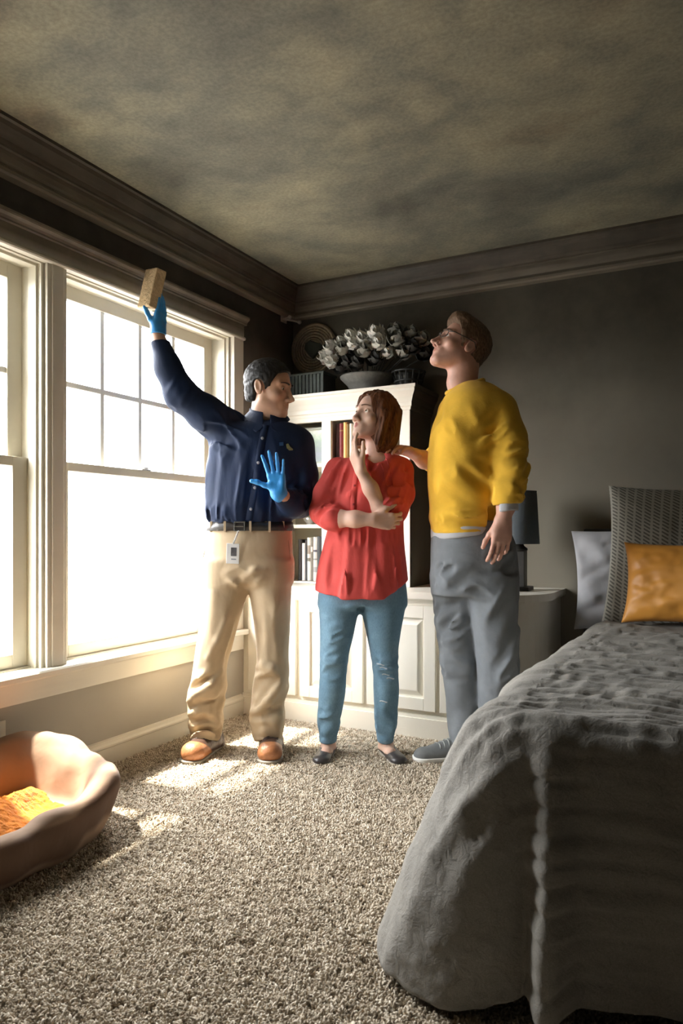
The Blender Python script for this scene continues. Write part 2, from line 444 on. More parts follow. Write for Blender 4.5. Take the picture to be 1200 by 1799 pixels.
# window casing: head frieze with cap, side casings, mull post, stool and apron
t = tag(thing('window_casing', None, None), kind='structure'); t.name = 'trim_4'
CY0, CY1 = -2.425, -0.535
bm = bmesh.new(); bm_box(bm, 0, 0.024, CY0, CY1, 1.992, 2.062, 0.002)
obj('head_frieze', bm, m_trim, t)
CAP = [(0, 2.060), (0.026, 2.060), (0.030, 2.064), (0.030, 2.070), (0.036, 2.078), (0.046, 2.086), (0.048, 2.092), (0.048, 2.100), (0, 2.102)]
bm = bmesh.new(); bm_extrude(bm, CAP, (0, CY0 - .018, 0), (0, CY1 + .018, 0), (1, 0, 0)); obj('head_cap', bm, m_trim, t)
BD = [(0, 1.978), (0.030, 1.978), (0.034, 1.983), (0.034, 1.990), (0.028, 1.996), (0, 1.997)]
bm = bmesh.new(); bm_extrude(bm, BD, (0, CY0, 0), (0, CY1, 0), (1, 0, 0)); obj('head_bead', bm, m_trim, t)
for y0, y1 in ((CY0, -2.332), (-0.628, CY1)):
    bm = bmesh.new(); bm_box(bm, 0, 0.020, y0, y1, 0.46, 1.98, 0.002)
    ib = (y1 - 0.014, y1) if y0 < -2 else (y0, y0 + 0.014)
    bm_box(bm, 0.018, 0.027, ib[0], ib[1], 0.46, 1.98, 0.002); obj('side_casing', bm, m_trim, t)
bm = bmesh.new(); bm_box(bm, -0.02, 0.016, -1.793, -1.702, 0.46, 1.98, 0.002); bm_box(bm, 0.014, 0.024, -1.775, -1.72, 0.46, 1.98, 0.004)
obj('mull_post', bm, m_trim, t)
STL = [(-0.05, 0.432), (0.050, 0.432), (0.056, 0.438), (0.056, 0.454), (0.050, 0.460), (-0.05, 0.460)]
bm = bmesh.new(); bm_extrude(bm, STL, (0, CY0 - .03, 0), (0, CY1, 0), (1, 0, 0)); obj('window_stool', bm, m_trim, t)
bm = bmesh.new(); bm_box(bm, 0, 0.022, CY0, CY1, 0.352, 0.434, 0.003); obj('apron', bm, m_trim, t)

# windows: double hung, eight lights over one
def glass_mat():
    m, nt, b = new_mat('window_glass'); nt.nodes.remove(b)
    tr = nt.nodes.new('ShaderNodeBsdfTransparent'); gl = nt.nodes.new('ShaderNodeBsdfGlossy'); gl.inputs['Roughness'].default_value = 0.03
    lw = nt.nodes.new('ShaderNodeLayerWeight'); pw = N(nt, 'ShaderNodeMath', operation='POWER'); pw.inputs[1].default_value = 5
    ma = N(nt, 'ShaderNodeMath', operation='MULTIPLY_ADD'); ma.inputs[1].default_value = 0.7; ma.inputs[2].default_value = 0.03
    nt.links.new(lw.outputs['Facing'], pw.inputs[0]); nt.links.new(pw.outputs[0], ma.inputs[0]); mx = nt.nodes.new('ShaderNodeMixShader')
    nt.links.new(ma.outputs[0], mx.inputs[0]); nt.links.new(tr.outputs[0], mx.inputs[1]); nt.links.new(gl.outputs[0], mx.inputs[2])
    nt.links.new(mx.outputs[0], nt.nodes['Material Output'].inputs[0]); return m
m_glass = glass_mat()
m_sash = M_plain('sash_paint', (0.68, 0.64, 0.53), 0.42, 0.05, 5)
m_munt = M_plain('muntin_grey', (0.86, 0.85, 0.82), 0.5, 0.05, 5)
def frame_bm(x0, x1, y0, y1, z0, z1, st, rb, rt):
    bm = bmesh.new()
    bm_box(bm, x0, x1, y0, y0 + st, z0, z1, 0.003); bm_box(bm, x0, x1, y1 - st, y1, z0, z1, 0.003)
    bm_box(bm, x0, x1, y0 + st, y1 - st, z0, z0 + rb, 0.003); bm_box(bm, x0, x1, y0 + st, y1 - st, z1 - rt, z1, 0.003)
    return bm
for wi, (y0, y1) in enumerate(WIN):
    wo = tag(thing('window_%d' % (wi + 1), None, None), kind='structure')
    bm = bmesh.new()     # jamb liner with stepped stops
    for a, b, x0, x1 in ((0.0, 0.012, -0.16, 0.0), (0.012, 0.024, -0.155, -0.105), (0.012, 0.022, -0.058, -0.018)):
        bm_box(bm, x0, x1, y0 + a, y0 + b, WZ0 + .01, WZ1, 0.001); bm_box(bm, x0, x1, y1 - b, y1 - a, WZ0 + .01, WZ1, 0.001)
        bm_box(bm, x0, x1, y0 + b, y1 - b, WZ1 - b, WZ1 - a, 0.001)
    obj('jamb', bm, m_sash, wo)
    bm = bmesh.new(); bm_box(bm, -0.16, -0.045, y0 + .012, y1 - .012, WZ0 + 0.002, WZ0 + 0.020, 0.002); obj('sill', bm, m_sash, wo)
    a, b = y0 + 0.020, y1 - 0.020
    up = obj('upper_sash', frame_bm(-0.135, -0.105, a, b, 1.215, 1.965, 0.056, 0.034, 0.048), m_sash, wo)
    lo = obj('lower_sash', frame_bm(-0.100, -0.068, a, b, 0.466, 1.250, 0.062, 0.050, 0.036), m_sash, wo)
    gy0, gy1, gz0, gz1 = a + 0.056, b - 0.056, 1.249, 1.917
    nc = 4 if wi else 2
    for k in range(1, nc):
        yy = gy0 + (gy1 - gy0) * k / nc
        bm = bmesh.new(); bm_box(bm, -0.129, -0.111, yy - 0.0115, yy + 0.0115, gz0, gz1, 0.003); obj('muntin', bm, m_munt, up)
    zz = (gz0 + gz1) / 2 - 0.01
    bm = bmesh.new(); bm_box(bm, -0.128, -0.112, gy0, gy1, zz - 0.0115, zz + 0.0115, 0.003); obj('muntin', bm, m_munt, up)
    for k in range(nc):
        for z0_, z1_ in ((gz0, zz), (zz, gz1)):
            bm = bmesh.new(); bm_box(bm, -0.1215, -0.1185, gy0 + (gy1 - gy0) * k / nc, gy0 + (gy1 - gy0) * (k + 1) / nc, z0_, z1_)
            obj('pane', bm, m_glass, up)
    bm = bmesh.new(); bm_box(bm, -0.0855, -0.0825, a + 0.06, b - 0.06, 0.514, 1.216); obj('pane', bm, m_glass, lo)
    bm = bmesh.new(); yc = (a + b) / 2
    bm_box(bm, -0.098, -0.072, yc - 0.03, yc + 0.03, 1.250, 1.256, 0.002); bm_box(bm, -0.096, -0.080, yc - 0.012, yc + 0.022, 1.256, 1.266, 0.003)
    obj('sash_lock', bm, m_munt, lo)

# wall outlet under the near window
o = thing('wall_outlet', 'off-white outlet cover plate low on the wall behind the dog bed', 'outlet', (0.0, -2.0, 0.245))
box_obj('cover_plate', (0.001, 0.007, -0.036, 0.036, -0.058, 0.058), m_base, o, 0.002)
for dz in (-0.02, 0.02): box_obj('socket', (0.006, 0.009, -0.014, 0.014, dz - 0.012, dz + 0.012), m_base, o, 0.003)

# carpet pile: twisted yarn tufts over the open floor
def tuft_mesh():
    bm = bmesh.new()
    for q in range(3):
        a0 = q * 2.1; pts = []
        for i in range(4):
            t_ = i / 3; a = a0 + t_ * 2.0; r = 0.0022 + 0.0036 * t_
            pts.append((r * math.cos(a), r * math.sin(a), 0.0005 + 0.0125 * t_ - 0.003 * t_ * t_))
        bm_tube(bm, pts, 0.0026, 4, 0.0017)
    me = bpy.data.meshes.new('yarn_tuft'); bm.to_mesh(me); bm.free(); me.materials.append(m_pile)
    me.polygons.foreach_set('use_smooth', [True] * len(me.polygons)); return me
def carpet_pile():
    x0, x1, y0, y1 = 0.018, 2.45, -3.35, -0.52
    P = np.array([[[x0, y0, 0.0005], [x0, y1, 0.0005]], [[x1, y0, 0.0005], [x1, y1, 0.0005]]], np.float32)
    o = link('carpet_pile', grid_mesh('carpet_pile', P), m_pile)
    src = bpy.data.objects.new('yarn_tuft', tuft_mesh())
    ng = bpy.data.node_groups.new('carpet_pile', 'GeometryNodeTree')
    ng.interface.new_socket('Geometry', in_out='INPUT', socket_type='NodeSocketGeometry')
    ng.interface.new_socket('Geometry', in_out='OUTPUT', socket_type='NodeSocketGeometry')
    gi = ng.nodes.new('NodeGroupInput'); go = ng.nodes.new('NodeGroupOutput')
    ds = ng.nodes.new('GeometryNodeDistributePointsOnFaces'); ds.distribute_method = 'RANDOM'; ds.inputs['Density'].default_value = 17000
    oi = ng.nodes.new('GeometryNodeObjectInfo'); oi.inputs[0].default_value = src; oi.inputs['As Instance'].default_value = True
    ip = ng.nodes.new('GeometryNodeInstanceOnPoints')
    rv = ng.nodes.new('FunctionNodeRandomValue'); rv.data_type = 'FLOAT_VECTOR'; rv.inputs[0].default_value = (-0.75, -0.75, 0); rv.inputs[1].default_value = (0.75, 0.75, 6.28)
    rs = ng.nodes.new('FunctionNodeRandomValue'); rs.data_type = 'FLOAT'; rs.inputs[2].default_value = 0.75; rs.inputs[3].default_value = 1.35
    er = ng.nodes.new('FunctionNodeEulerToRotation') if hasattr(bpy.types, 'FunctionNodeEulerToRotation') else None
    L = ng.links.new
    L(gi.outputs[0], ds.inputs[0]); L(ds.outputs[0], ip.inputs['Points']); L(oi.outputs['Geometry'], ip.inputs['Instance'])
    if er: L(rv.outputs[0], er.inputs[0]); L(er.outputs[0], ip.inputs['Rotation'])
    else: L(rv.outputs[0], ip.inputs['Rotation'])
    L([s_ for s_ in rs.outputs if s_.enabled][0], ip.inputs['Scale']); L(ip.outputs[0], go.inputs[0])
    md = o.modifiers.new('pile', 'NODES'); md.node_group = ng
    tag(o, 'beige twisted carpet pile covering the whole floor', 'carpet', kind='stuff')
carpet_pile()

# ================================================================== BUILT-IN BASE CABINET
def rounded_front(x0, x1, yf, rx, ry, n=10):
    """plan outline of the cabinet: straight front, right end swept round to the wall"""
    pts = [(x0, -0.001), (x0, yf), (x1 - rx, yf)]
    for k in range(1, n + 1):
        a = PI / 2 * k / n; pts.append((x1 - rx + rx * math.sin(a), yf + ry - ry * math.cos(a)))
    pts.append((x1, -0.001)); return pts
def prism(bm, pts, z0, z1):
    a = [bm.verts.new((x, y, z0)) for x, y in pts]; b = [bm.verts.new((x, y, z1)) for x, y in pts]; k = len(pts)
    for i in range(k): bm.faces.new((a[i], a[(i + 1) % k], b[(i + 1) % k], b[i]))
    bm.faces.new(a[::-1]); bm.faces.new(b)
cabo = thing('base_cabinet', 'cream built-in low cabinet with raised panel doors running along the back wall', 'cabinet', (0.78, -0.26, 0))
def to_local(o, parent):      # children are modelled in room coordinates
    o.location = [-c for c in parent.location]; return o
bm = bmesh.new(); prism(bm, rounded_front(0.002, 1.55, -0.510, 0.20, 0.26), 0.115, 0.655); to_local(obj('carcass', bm, m_cab, cabo), cabo)
bm = bmesh.new(); prism(bm, rounded_front(0.002, 1.555, -0.528, 0.20, 0.27), 0.0, 0.100); prism(bm, rounded_front(0.002, 1.552, -0.520, 0.20, 0.265), 0.100, 0.117)
to_local(obj('plinth', bm, m_cab, cabo), cabo)
def raised_door(bm_frame, bm_panel, x0, x1, z0, z1, yf, fw=0.058):
    for a, b, c, d in ((x0, x0 + fw, z0, z1), (x1 - fw, x1, z0, z1), (x0 + fw, x1 - fw, z0, z0 + fw), (x0 + fw, x1 - fw, z1 - fw, z1)):
        bm_box(bm_frame, a, b, yf, yf + 0.020, c, d, 0.0025)
    xa, xb, za, zb = x0 + fw, x1 - fw, z0 + fw, z1 - fw
    v = []
    for ins, yy in ((0.0, yf + 0.014), (0.008, yf + 0.014), (0.030, yf + 0.003), (0.034, yf + 0.002)):
        v.append([bm_panel.verts.new(p) for p in ((xa + ins, yy, za + ins), (xb - ins, yy, za + ins), (xb - ins, yy, zb - ins), (xa + ins, yy, zb - ins))])
    for p, q in zip(v, v[1:]):
        for k in range(4): bm_panel.faces.new((p[k], p[(k + 1) % 4], q[(k + 1) % 4], q[k]))
    bm_panel.faces.new(v[-1])
for x0, x1 in ((0.045, 0.335), (0.360, 0.716), (0.736, 1.088), (1.108, 1.345)):
    bf, bp = bmesh.new(), bmesh.new(); raised_door(bf, bp, x0, x1, 0.137, 0.625, -0.531)
    d = to_local(obj('door', bf, m_cab, cabo), cabo); obj('raised_panel', bp, m_cab, d)
ct = bmesh.new(); prism(ct, rounded_front(0.002, 1.575, -0.545, 0.21, 0.29), 0.656, 0.690)
bmesh.ops.bevel(ct, geom=[e for e in ct.edges if abs(e.verts[0].co.z - e.verts[1].co.z) < 1e-4 and e.verts[0].co.y < -0.01], offset=0.006, segments=2, affect='EDGES')
tag(obj('countertop', ct, m_cab), 'cream countertop running over the low cabinet doors', 'countertop')

# ================================================================== HUTCH (bookcase on the counter)
HX0, HX1, HYF, HZ0, HZ1 = 0.004, 0.868, -0.30, 0.6905, 1.60
hut = thing('bookcase_hutch', 'cream bookcase with open shelves and a moulded cornice standing on the countertop', 'bookcase', (0.436, -0.15, HZ0))
m_hside = M_sooty('bookcase_side_soot_shade', (0.12, 0.105, 0.08), (0.035, 0.030, 0.023), 0.7, 1.75, 0.5, 2.0, 0.04, wob=0.8)  # right side and cornice return: soot plus shade put into the colour
m_back = M_sooty('bookcase_inside_paint', (0.50, 0.50, 0.40), (0.2, 0.18, 0.14), 1.5, 2.2, 0.55, 3.0)
def H(name, dims, m=m_cab, bev=0.003): return to_local(box_obj(name, dims, m, hut, bev), hut)
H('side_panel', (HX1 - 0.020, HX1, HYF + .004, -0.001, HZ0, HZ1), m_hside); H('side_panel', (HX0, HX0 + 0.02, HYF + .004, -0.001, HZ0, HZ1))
H('back_panel', (HX0 + .02, HX1 - .02, -0.014, -0.002, HZ0, HZ1), m_back, 0)
H('stile', (HX0, 0.055, HYF, HYF + 0.022, HZ0, HZ1)); H('stile', (0.360, 0.416, HYF, HYF + 0.022, HZ0, 1.565)); H('stile', (0.812, HX1, HYF, HYF + 0.022, HZ0, HZ1))
H('divider', (0.378, 0.398, HYF + 0.02, -0.014, HZ0, 1.57))
H('rail', (0.055, 0.812, HYF, HYF + 0.022, 1.560, HZ1)); H('rail', (0.055, 0.360, HYF, HYF + 0.02, HZ0, HZ0 + 0.012)); H('rail', (0.416, 0.812, HYF, HYF + 0.02, HZ0, HZ0 + 0.012))
for x0, x1 in ((HX0 + .02, 0.378), (0.398, HX1 - .02)):
    for z in (0.990, 1.318): H('shelf', (x0, x1, HYF + 0.006, -0.014, z, z + 0.020))
H('top_board', (HX0, HX1, HYF, -0.001, HZ1, HZ1 + 0.02))
CN = [(-0.02, 1.585), (0.006, 1.585), (0.008, 1.598), (0.014, 1.603), (0.014, 1.622), (0.018, 1.630), (0.024, 1.648), (0.036, 1.668), (0.040, 1.676), (0.040, 1.688), (0.046, 1.692), (0.046, 1.706), (-0.02, 1.706)]
bm = bmesh.new(); a = []; X1, Y0 = HX1, HYF
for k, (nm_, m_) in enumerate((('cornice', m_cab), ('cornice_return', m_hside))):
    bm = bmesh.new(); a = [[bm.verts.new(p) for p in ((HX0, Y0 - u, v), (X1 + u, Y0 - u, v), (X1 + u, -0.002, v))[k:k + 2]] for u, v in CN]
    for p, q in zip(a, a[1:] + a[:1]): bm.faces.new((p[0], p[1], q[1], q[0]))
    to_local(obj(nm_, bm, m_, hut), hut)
H('cornice_top', (HX0, HX1 + 0.02, HYF - 0.02, -0.002, 1.695, 1.706), m_cab, 0)

# ------------------------------------------------------------------ books
m_paper = M_plain('book_pages', (0.72, 0.67, 0.55), 0.8, 0.08, 60)
bookmats = {}
def bmat(c):
    if c not in bookmats: bookmats[c] = M_plain('book_cover', c, 0.45, 0.08, 20)
    return bookmats[c]
def book(x, z, wd, h, d, col, label, group, band=None, yf=-0.262, tilt=0.0):
    o = thing('book', label, 'book', (x + wd / 2, yf + d / 2, z), 0, group); o.rotation_euler = (0, tilt, 0)
    bm = bmesh.new()
    bm_box(bm, -wd / 2, -wd / 2 + .0025, -d / 2 + .003, d / 2, 0, h, 0.0006); bm_box(bm, wd / 2 - .0025, wd / 2, -d / 2 + .003, d / 2, 0, h, 0.0006)
    n = 6; pr = [(-wd / 2 + wd * k / n, -d / 2 + 0.004 - 0.006 * math.sin(PI * k / n)) for k in range(n + 1)]
    A = [bm.verts.new((px, py, 0)) for px, py in pr]; B = [bm.verts.new((px, py, h)) for px, py in pr]
    for k in range(n): bm.faces.new((A[k], A[k + 1], B[k + 1], B[k]))
    obj('cover', bm, bmat(col), o)
    box_obj('page_block', (-wd / 2 + .002, wd / 2 - .002, -d / 2 + .006, d / 2 - .004, 0.003, h - 0.004), m_paper, o, 0)
    if band:
        for bz, bh, bc in band:
            bm = bmesh.new(); A = [bm.verts.new((px * 0.98, py - 0.0012, bz * h)) for px, py in pr]; B = [bm.verts.new((px * 0.98, py - 0.0012, (bz + bh) * h)) for px, py in pr]
            for k in range(n): bm.faces.new((A[k], A[k + 1], B[k + 1], B[k]))
            obj('spine_band', bm, bmat(bc), o)
    return o
G1 = 'books on the upper right shelf of the bookcase'; G2 = 'books on the lowest shelf of the bookcase'
x = 0.424
for wd, h, col, lab, band in (
    (0.020, 0.208, (0.045, 0.012, 0.008), 'very dark maroon book at the left end of the upper shelf beside the middle stile', None),
    (0.024, 0.210, (0.17, 0.014, 0.010), 'deep red book on the upper bookcase shelf next to the maroon one', [(0.8, .03, (0.3, 0.16, 0.06))]),
    (0.019, 0.214, (0.80, 0.50, 0.17), 'amber yellow book on the upper bookcase shelf next to the deep red one', None),
    (0.013, 0.204, (0.20, 0.12, 0.035), 'thin brown book between the amber and the white book', None),
    (0.018, 0.205, (0.85, 0.80, 0.62), 'cream white book on the upper bookcase shelf right of the thin brown one', [(0.12, .05, (0.3, 0.4, 0.2))]),
    (0.026, 0.200, (0.05, 0.075, 0.055), 'dark green book right of the cream white one on the upper shelf', [(0.5, .1, (0.12, 0.16, 0.13))]),
    (0.022, 0.198, (0.26, 0.20, 0.14), 'tan book behind the woman on the upper shelf', None)):
    book(x, 1.3385, wd, h, 0.15, col, lab, G1, band); x += wd + 0.002
x = 0.198
for wd, h, col, lab, band in (
    (0.022, 0.225, (0.016, 0.015, 0.014), 'black book at the left end of the lowest shelf beside the tan trousers', None),
    (0.018, 0.205, (0.86, 0.85, 0.82), 'short plain white book second from left on the lowest shelf', None),
    (0.012, 0.222, (0.07, 0.075, 0.08), 'thin charcoal book between two white books on the lowest shelf', None),
    (0.020, 0.235, (0.78, 0.76, 0.70), 'tall off-white book with a grey band on the lowest shelf', [(0.62, .2, (0.35, 0.3, 0.25)), (.45, .08, (.2, .19, .16))]),
    (0.014, 0.232, (0.24, 0.225, 0.19), 'olive grey book with a white spine label on the lowest shelf', [(0.68, .12, (0.8, 0.78, 0.7))]),
    (0.024, 0.238, (0.55, 0.54, 0.50), 'pale grey book with dark lettering marks on the lowest shelf', [(0.66, .05, (0.1, 0.1, 0.12)), (.2, .12, (.3, .3, .3)), (.48, .03, (.2, .2, .2))]),
    (0.022, 0.242, (0.045, 0.05, 0.055), 'tall dark slate book at the right end of the lowest left shelf', None)):
    book(x, 0.7035, wd, h, 0.17, col, lab, G2, band, -0.272); x += wd + 0.0015
x = 0.44
for wd, h, c in ((0.03, 0.2, (0.12, 0.10, 0.09)), (0.024, 0.22, (0.6, 0.58, 0.52)), (0.03, 0.21, (0.10, 0.13, 0.17))):
    book(x, 0.7035, wd, h, 0.16, c, {0.2: 'brown book on the lowest right shelf behind the red blouse', 0.22: 'beige book on the lowest right shelf behind the red blouse', 0.21: 'blue black book on the lowest right shelf behind the red blouse'}[h], 'books on the lowest right shelf'); x += wd + .002

# framed landscape photo in the upper left compartment
def art_mat():
    m, nt, b = new_mat('landscape_print'); tc = nt.nodes.new('ShaderNodeTexCoord'); s = nt.nodes.new('ShaderNodeSeparateXYZ'); nt.links.new(tc.outputs['Object'], s.inputs[0])
    n = noise(nt, 38, 5); a = N(nt, 'ShaderNodeMath', operation='MULTIPLY_ADD'); a.inputs[1].default_value = 0.07; nt.links.new(n, a.inputs[0]); nt.links.new(s.outputs[2], a.inputs[2])
    mr = N(nt, 'ShaderNodeMapRange'); mr.inputs[1].default_value = 0.04; mr.inputs[2].default_value = 0.22; nt.links.new(a.outputs[0], mr.inputs[0])
    c = ramp(nt, mr.outputs[0], [(0.0, (0.05, 0.09, 0.07)), (0.32, (0.06, 0.075, 0.08)), (0.5, (0.05, 0.09, 0.045)), (0.72, (0.10, 0.17, 0.06)), (0.88, (0.30, 0.36, 0.22)), (1.0, (0.5, 0.52, 0.42))])
    nt.links.new(c, b.inputs['Base Color']); b.inputs['Roughness'].default_value = 0.25; return m
fr = thing('picture_frame', 'framed landscape print of green trees leaning in the upper left shelf compartment', 'picture', (0.215, -0.235, 1.3382)); fr.rotation_euler = (-0.06, 0, 0)
bm = bmesh.new()
for a_ in ((-0.145, -0.130, 0, 0.205), (0.130, 0.145, 0, 0.205), (-0.13, 0.13, 0, 0.015), (-0.13, 0.13, 0.190, 0.205)): bm_box(bm, a_[0], a_[1], -0.008, 0.008, a_[2], a_[3], 0.002)
obj('frame', bm, M_plain('frame_green_grey', (0.32, 0.34, 0.27), 0.4, 0.1), fr)
box_obj('print', (-0.132, 0.132, -0.002, 0.002, 0.012, 0.193), art_mat(), fr, 0)

# little things on the middle shelf
o = thing('glass_bowl', 'small silver-grey bowl on the middle shelf behind the navy sleeve', 'bowl', (0.238, -0.21, 1.0105))
m_silver = M_plain('tarnished_silver', (0.62, 0.62, 0.58), 0.3, 0.1, 20, metal=0.7)
bm = bmesh.new(); lathe(bm, [(0, 0), (0.022, 0), (0.020, 0.006), (0.034, 0.022), (0.040, 0.040), (0.037, 0.040), (0.030, 0.022), (0, 0.010)], 20); obj('bowl', bm, m_silver, o, smooth=True)
o = thing('trailing_plant', 'small dark green potted sprig on the middle shelf beside the red sleeve', 'plant', (0.306, -0.21, 1.0105))
bm = bmesh.new(); lathe(bm, [(0, 0), (0.022, 0), (0.030, 0.035), (0.026, 0.035), (0, 0.028)], 16); obj('pot', bm, M_plain('pot_white', (0.7, 0.7, 0.66), 0.4), o, smooth=True)
m_dleaf = M_plain('leaf_dark', (0.03, 0.06, 0.035), 0.45, 0.3, 60)
def leaf_mesh(name, L=0.06, W=0.03, cup=0.25, bend=0.5, n=6, wav=0.0, ph=0.0):
    P = np.zeros((5, n + 1, 3), np.float32)
    for j in range(n + 1):
        t = j / n; wd = W * math.sin(PI * min(1, 0.06 + 0.94 * t) ** 0.8) if t < 1 else 0.0006
        wd = max(wd, 0.0008); a = bend * t
        for i in range(5):
            s_ = (i - 2) / 2
            P[i, j] = (s_ * wd, L * t * math.cos(a), L * t * math.sin(a) * 0.8 + cup * wd * s_ * s_ + wav * math.sin(9 * t + 2 * s_ + ph))
    return grid_mesh(name, P)
for k in range(8):
    lm = leaf_mesh('leaf', 0.05, 0.012, 0.3, 0.9); l_ = link('leaf', lm, m_dleaf, o, smooth=True); l_.location = (0, 0, 0.03); l_.rotation_euler = (0.6 * RNG.random() + .2, 0, k * 0.8)

# ================================================================== ON TOP OF THE HUTCH AND ON THE WALL
# silk flower arrangement in a stone bowl
ar = thing('flower_arrangement', 'arrangement of silvery white leafy blooms in a grey stone bowl on top of the bookcase', 'plant', (0.575, -0.17, 1.7065))
m_stone = M_plain('stone_bowl', (0.13, 0.125, 0.11), 0.8, 0.2, 30, 0.3, 60)
bm = bmesh.new(); lathe(bm, [(0, 0), (0.085, 0), (0.10, 0.012), (0.095, 0.022), (0.115, 0.05), (0.150, 0.085), (0.152, 0.094), (0.138, 0.094), (0.1, 0.06), (0, 0.05)], 32); obj('bowl', bm, m_stone, ar, smooth=True)
m_wl = M_plain('petal_silver', (0.74, 0.74, 0.70), 0.32, 0.2, 50, 0.2, 120); m_gl = M_plain('petal_grey', (0.23, 0.23, 0.20), 0.6, 0.3, 50); m_bl = M_plain('leaf_black', (0.03, 0.03, 0.027), 0.6, 0.3, 40)
petals = [leaf_mesh('petal', 0.062, 0.024, 0.35, 0.7, 6, 0.006, p_) for p_ in (0, 1, 2, 3)]
def bloom(cx, cy, cz, r, m, nP, facing):
    for k in range(nP):
        p = link('petal', petals[k % 4] if m is m_wl else pet2[m][k % 4], m, ar)
        th = 2 * PI * k / nP + RNG.random() * 0.5; ring = 0.25 + 0.75 * (k % 3) / 2
        base = Matrix.Translation((cx, cy, cz)) @ Vector(facing).to_track_quat('Z', 'Y').to_matrix().to_4x4() @ Matrix.Rotation(th, 4, 'Z') @ Matrix.Rotation(1.30 - ring * 1.25, 4, 'X')
        p.matrix_local = base @ Matrix.Scale(r / 0.034, 4)
pet2 = {m_: [leaf_mesh('petal', 0.062, 0.026, 0.5, 0.9, 5, 0.004, p_) for p_ in (0, 1, 2, 3)] for m_ in (m_gl, m_bl)}
stems = bmesh.new()
FL = [(-0.225, -0.02, 0.205, .045, 0), (-0.175, -0.05, 0.240, .045, 0), (-0.155, -0.08, 0.165, .042, 0), (-0.115, -0.05, 0.262, .040, 0), (-0.085, -0.09, 0.215, .046, 1), (-0.045, -0.08, 0.275, .044, 0), (-0.02, -0.11, 0.230, .04, 0),
      (0.02, -0.08, 0.250, .05, 0), (0.045, -0.11, 0.185, .046, 1), (0.085, -0.08, 0.265, .05, 0), (0.11, -0.10, 0.215, .042, 0), (0.145, -0.07, 0.175, .036, 0), (0.175, -0.04, 0.275, .05, 1), (0.20, -0.07, 0.225, .052, 1), (0.255, -0.03, 0.255, .05, 1),
      (0.225, -0.06, 0.165, .05, 1), (0.305, -0.02, 0.225, .05, 1), (-0.06, -0.06, 0.155, .05, 2), (0.00, -0.09, 0.140, .045, 2), (0.09, -0.07, 0.150, .05, 2), (-0.02, 0.03, 0.22, .05, 2), (0.12, 0.02, 0.2, .05, 2), (0.27, -0.06, 0.185, .05, 2), (-0.11, -0.03, 0.145, .05, 2), (0.31, 0.0, 0.165, .05, 2)]
for fx, fy, fz, r, kind in FL:
    bloom(fx, fy, fz, r, (m_wl, m_gl, m_bl)[kind], 9, (fx * 1.2 - 0.1, -0.55 + RNG.random() * .2, 0.35 + (fz - 0.2) * 3))
    bm_tube(stems, [(fx * 0.15, 0, 0.06), (fx * 0.55, fy * 0.5, fz * 0.62), (fx, fy, fz)], 0.0025, 5)
obj('stem', stems, m_bl, ar)
o = thing('twig_basket', 'low black wire basket right of the stone bowl on top of the bookcase', 'basket', (0.80, -0.15, 1.7065))
bm = bmesh.new()
for k in range(14):
    a = 2 * PI * k / 14; bm_tube(bm, [(0.055 * math.cos(a), 0.055 * math.sin(a), 0.0), (0.07 * math.cos(a), 0.07 * math.sin(a), 0.05), (0.085 * math.cos(a), 0.085 * math.sin(a), 0.10)], 0.004, 5)
obj('wire_side', bm, m_bl, o)
for z, r in ((0.004, 0.056), (0.05, 0.072), (0.10, 0.087)):
    bm = bmesh.new(); bm_tube(bm, [(r * math.cos(2 * PI * k / 24), r * math.sin(2 * PI * k / 24), z) for k in range(25)], 0.005, 6); obj('wire_hoop', bm, m_bl, o, smooth=True)
bm = bmesh.new(); lathe(bm, [(0, 0.012), (0.05, 0.012), (0.062, 0.05), (0.07, 0.085), (0.03, 0.10), (0, 0.105)], 20); obj('moss_filling', bm, m_bl, o, smooth=True)
# dark slatted box behind the man's head
o = thing('slatted_box', 'dark green slatted wooden box on the left end of the bookcase top', 'box', (0.19, -0.16, 1.7065))
m_slat = M_plain('slat_dark_green', (0.055, 0.07, 0.06), 0.6, 0.3, 30)
box_obj('core', (-0.142, 0.142, -0.072, 0.072, 0.004, 0.125), m_bl, o, 0.002)
for k in range(13):
    xx = -0.138 + 0.023 * k; bm = bmesh.new(); bm_box(bm, xx - 0.009, xx + 0.009, -0.080, -0.071, 0.0, 0.135, 0.002); obj('slat', bm, m_slat, o)
box_obj('lid', (-0.15, 0.15, -0.082, 0.078, 0.128, 0.140), m_slat, o, 0.003)
# round woven wall plaque
m_straw = M_plain('straw_sooty', (0.21, 0.165, 0.105), 0.8, 0.25, 60)
pq = thing('wall_plaque', 'round sooty straw plaque with a dark heart-shaped centre hanging near the room corner', 'plaque', (0.150, -0.004, 2.035))
Rx = Matrix.Rotation(PI / 2, 4, 'X')
bm = bmesh.new(); lathe(bm, [(0, 0.0), (0.146, 0.0), (0.152, 0.008), (0.150, 0.018), (0.140, 0.022), (0.128, 0.016), (0, 0.014)], 48, mat=Rx); obj('disc', bm, m_straw, pq, smooth=True)
for r in (0.062, 0.078, 0.094, 0.110, 0.124, 0.141):
    bm = bmesh.new(); n = 72
    bm_tube(bm, [Rx @ Vector(((r + 0.002 * math.sin(k * 2.1)) * math.cos(2 * PI * k / n), r * math.sin(2 * PI * k / n), 0.017 + 0.003 * math.sin(k * 3.0))) for k in range(n + 1)], 0.007, 6); obj('woven_ring', bm, m_straw, pq, smooth=True)
hp = [(0.0, -0.062), (0.05, -0.014), (0.078, 0.0), (0.062, 0.022), (0.02, 0.036), (-0.02, 0.052), (-0.052, 0.040), (-0.056, 0.0), (-0.030, -0.034)]
bm = bmesh.new(); A = [bm.verts.new((u, -0.016, v)) for u, v in hp]; B = [bm.verts.new((u * .9, -0.030, v * .9)) for u, v in hp]
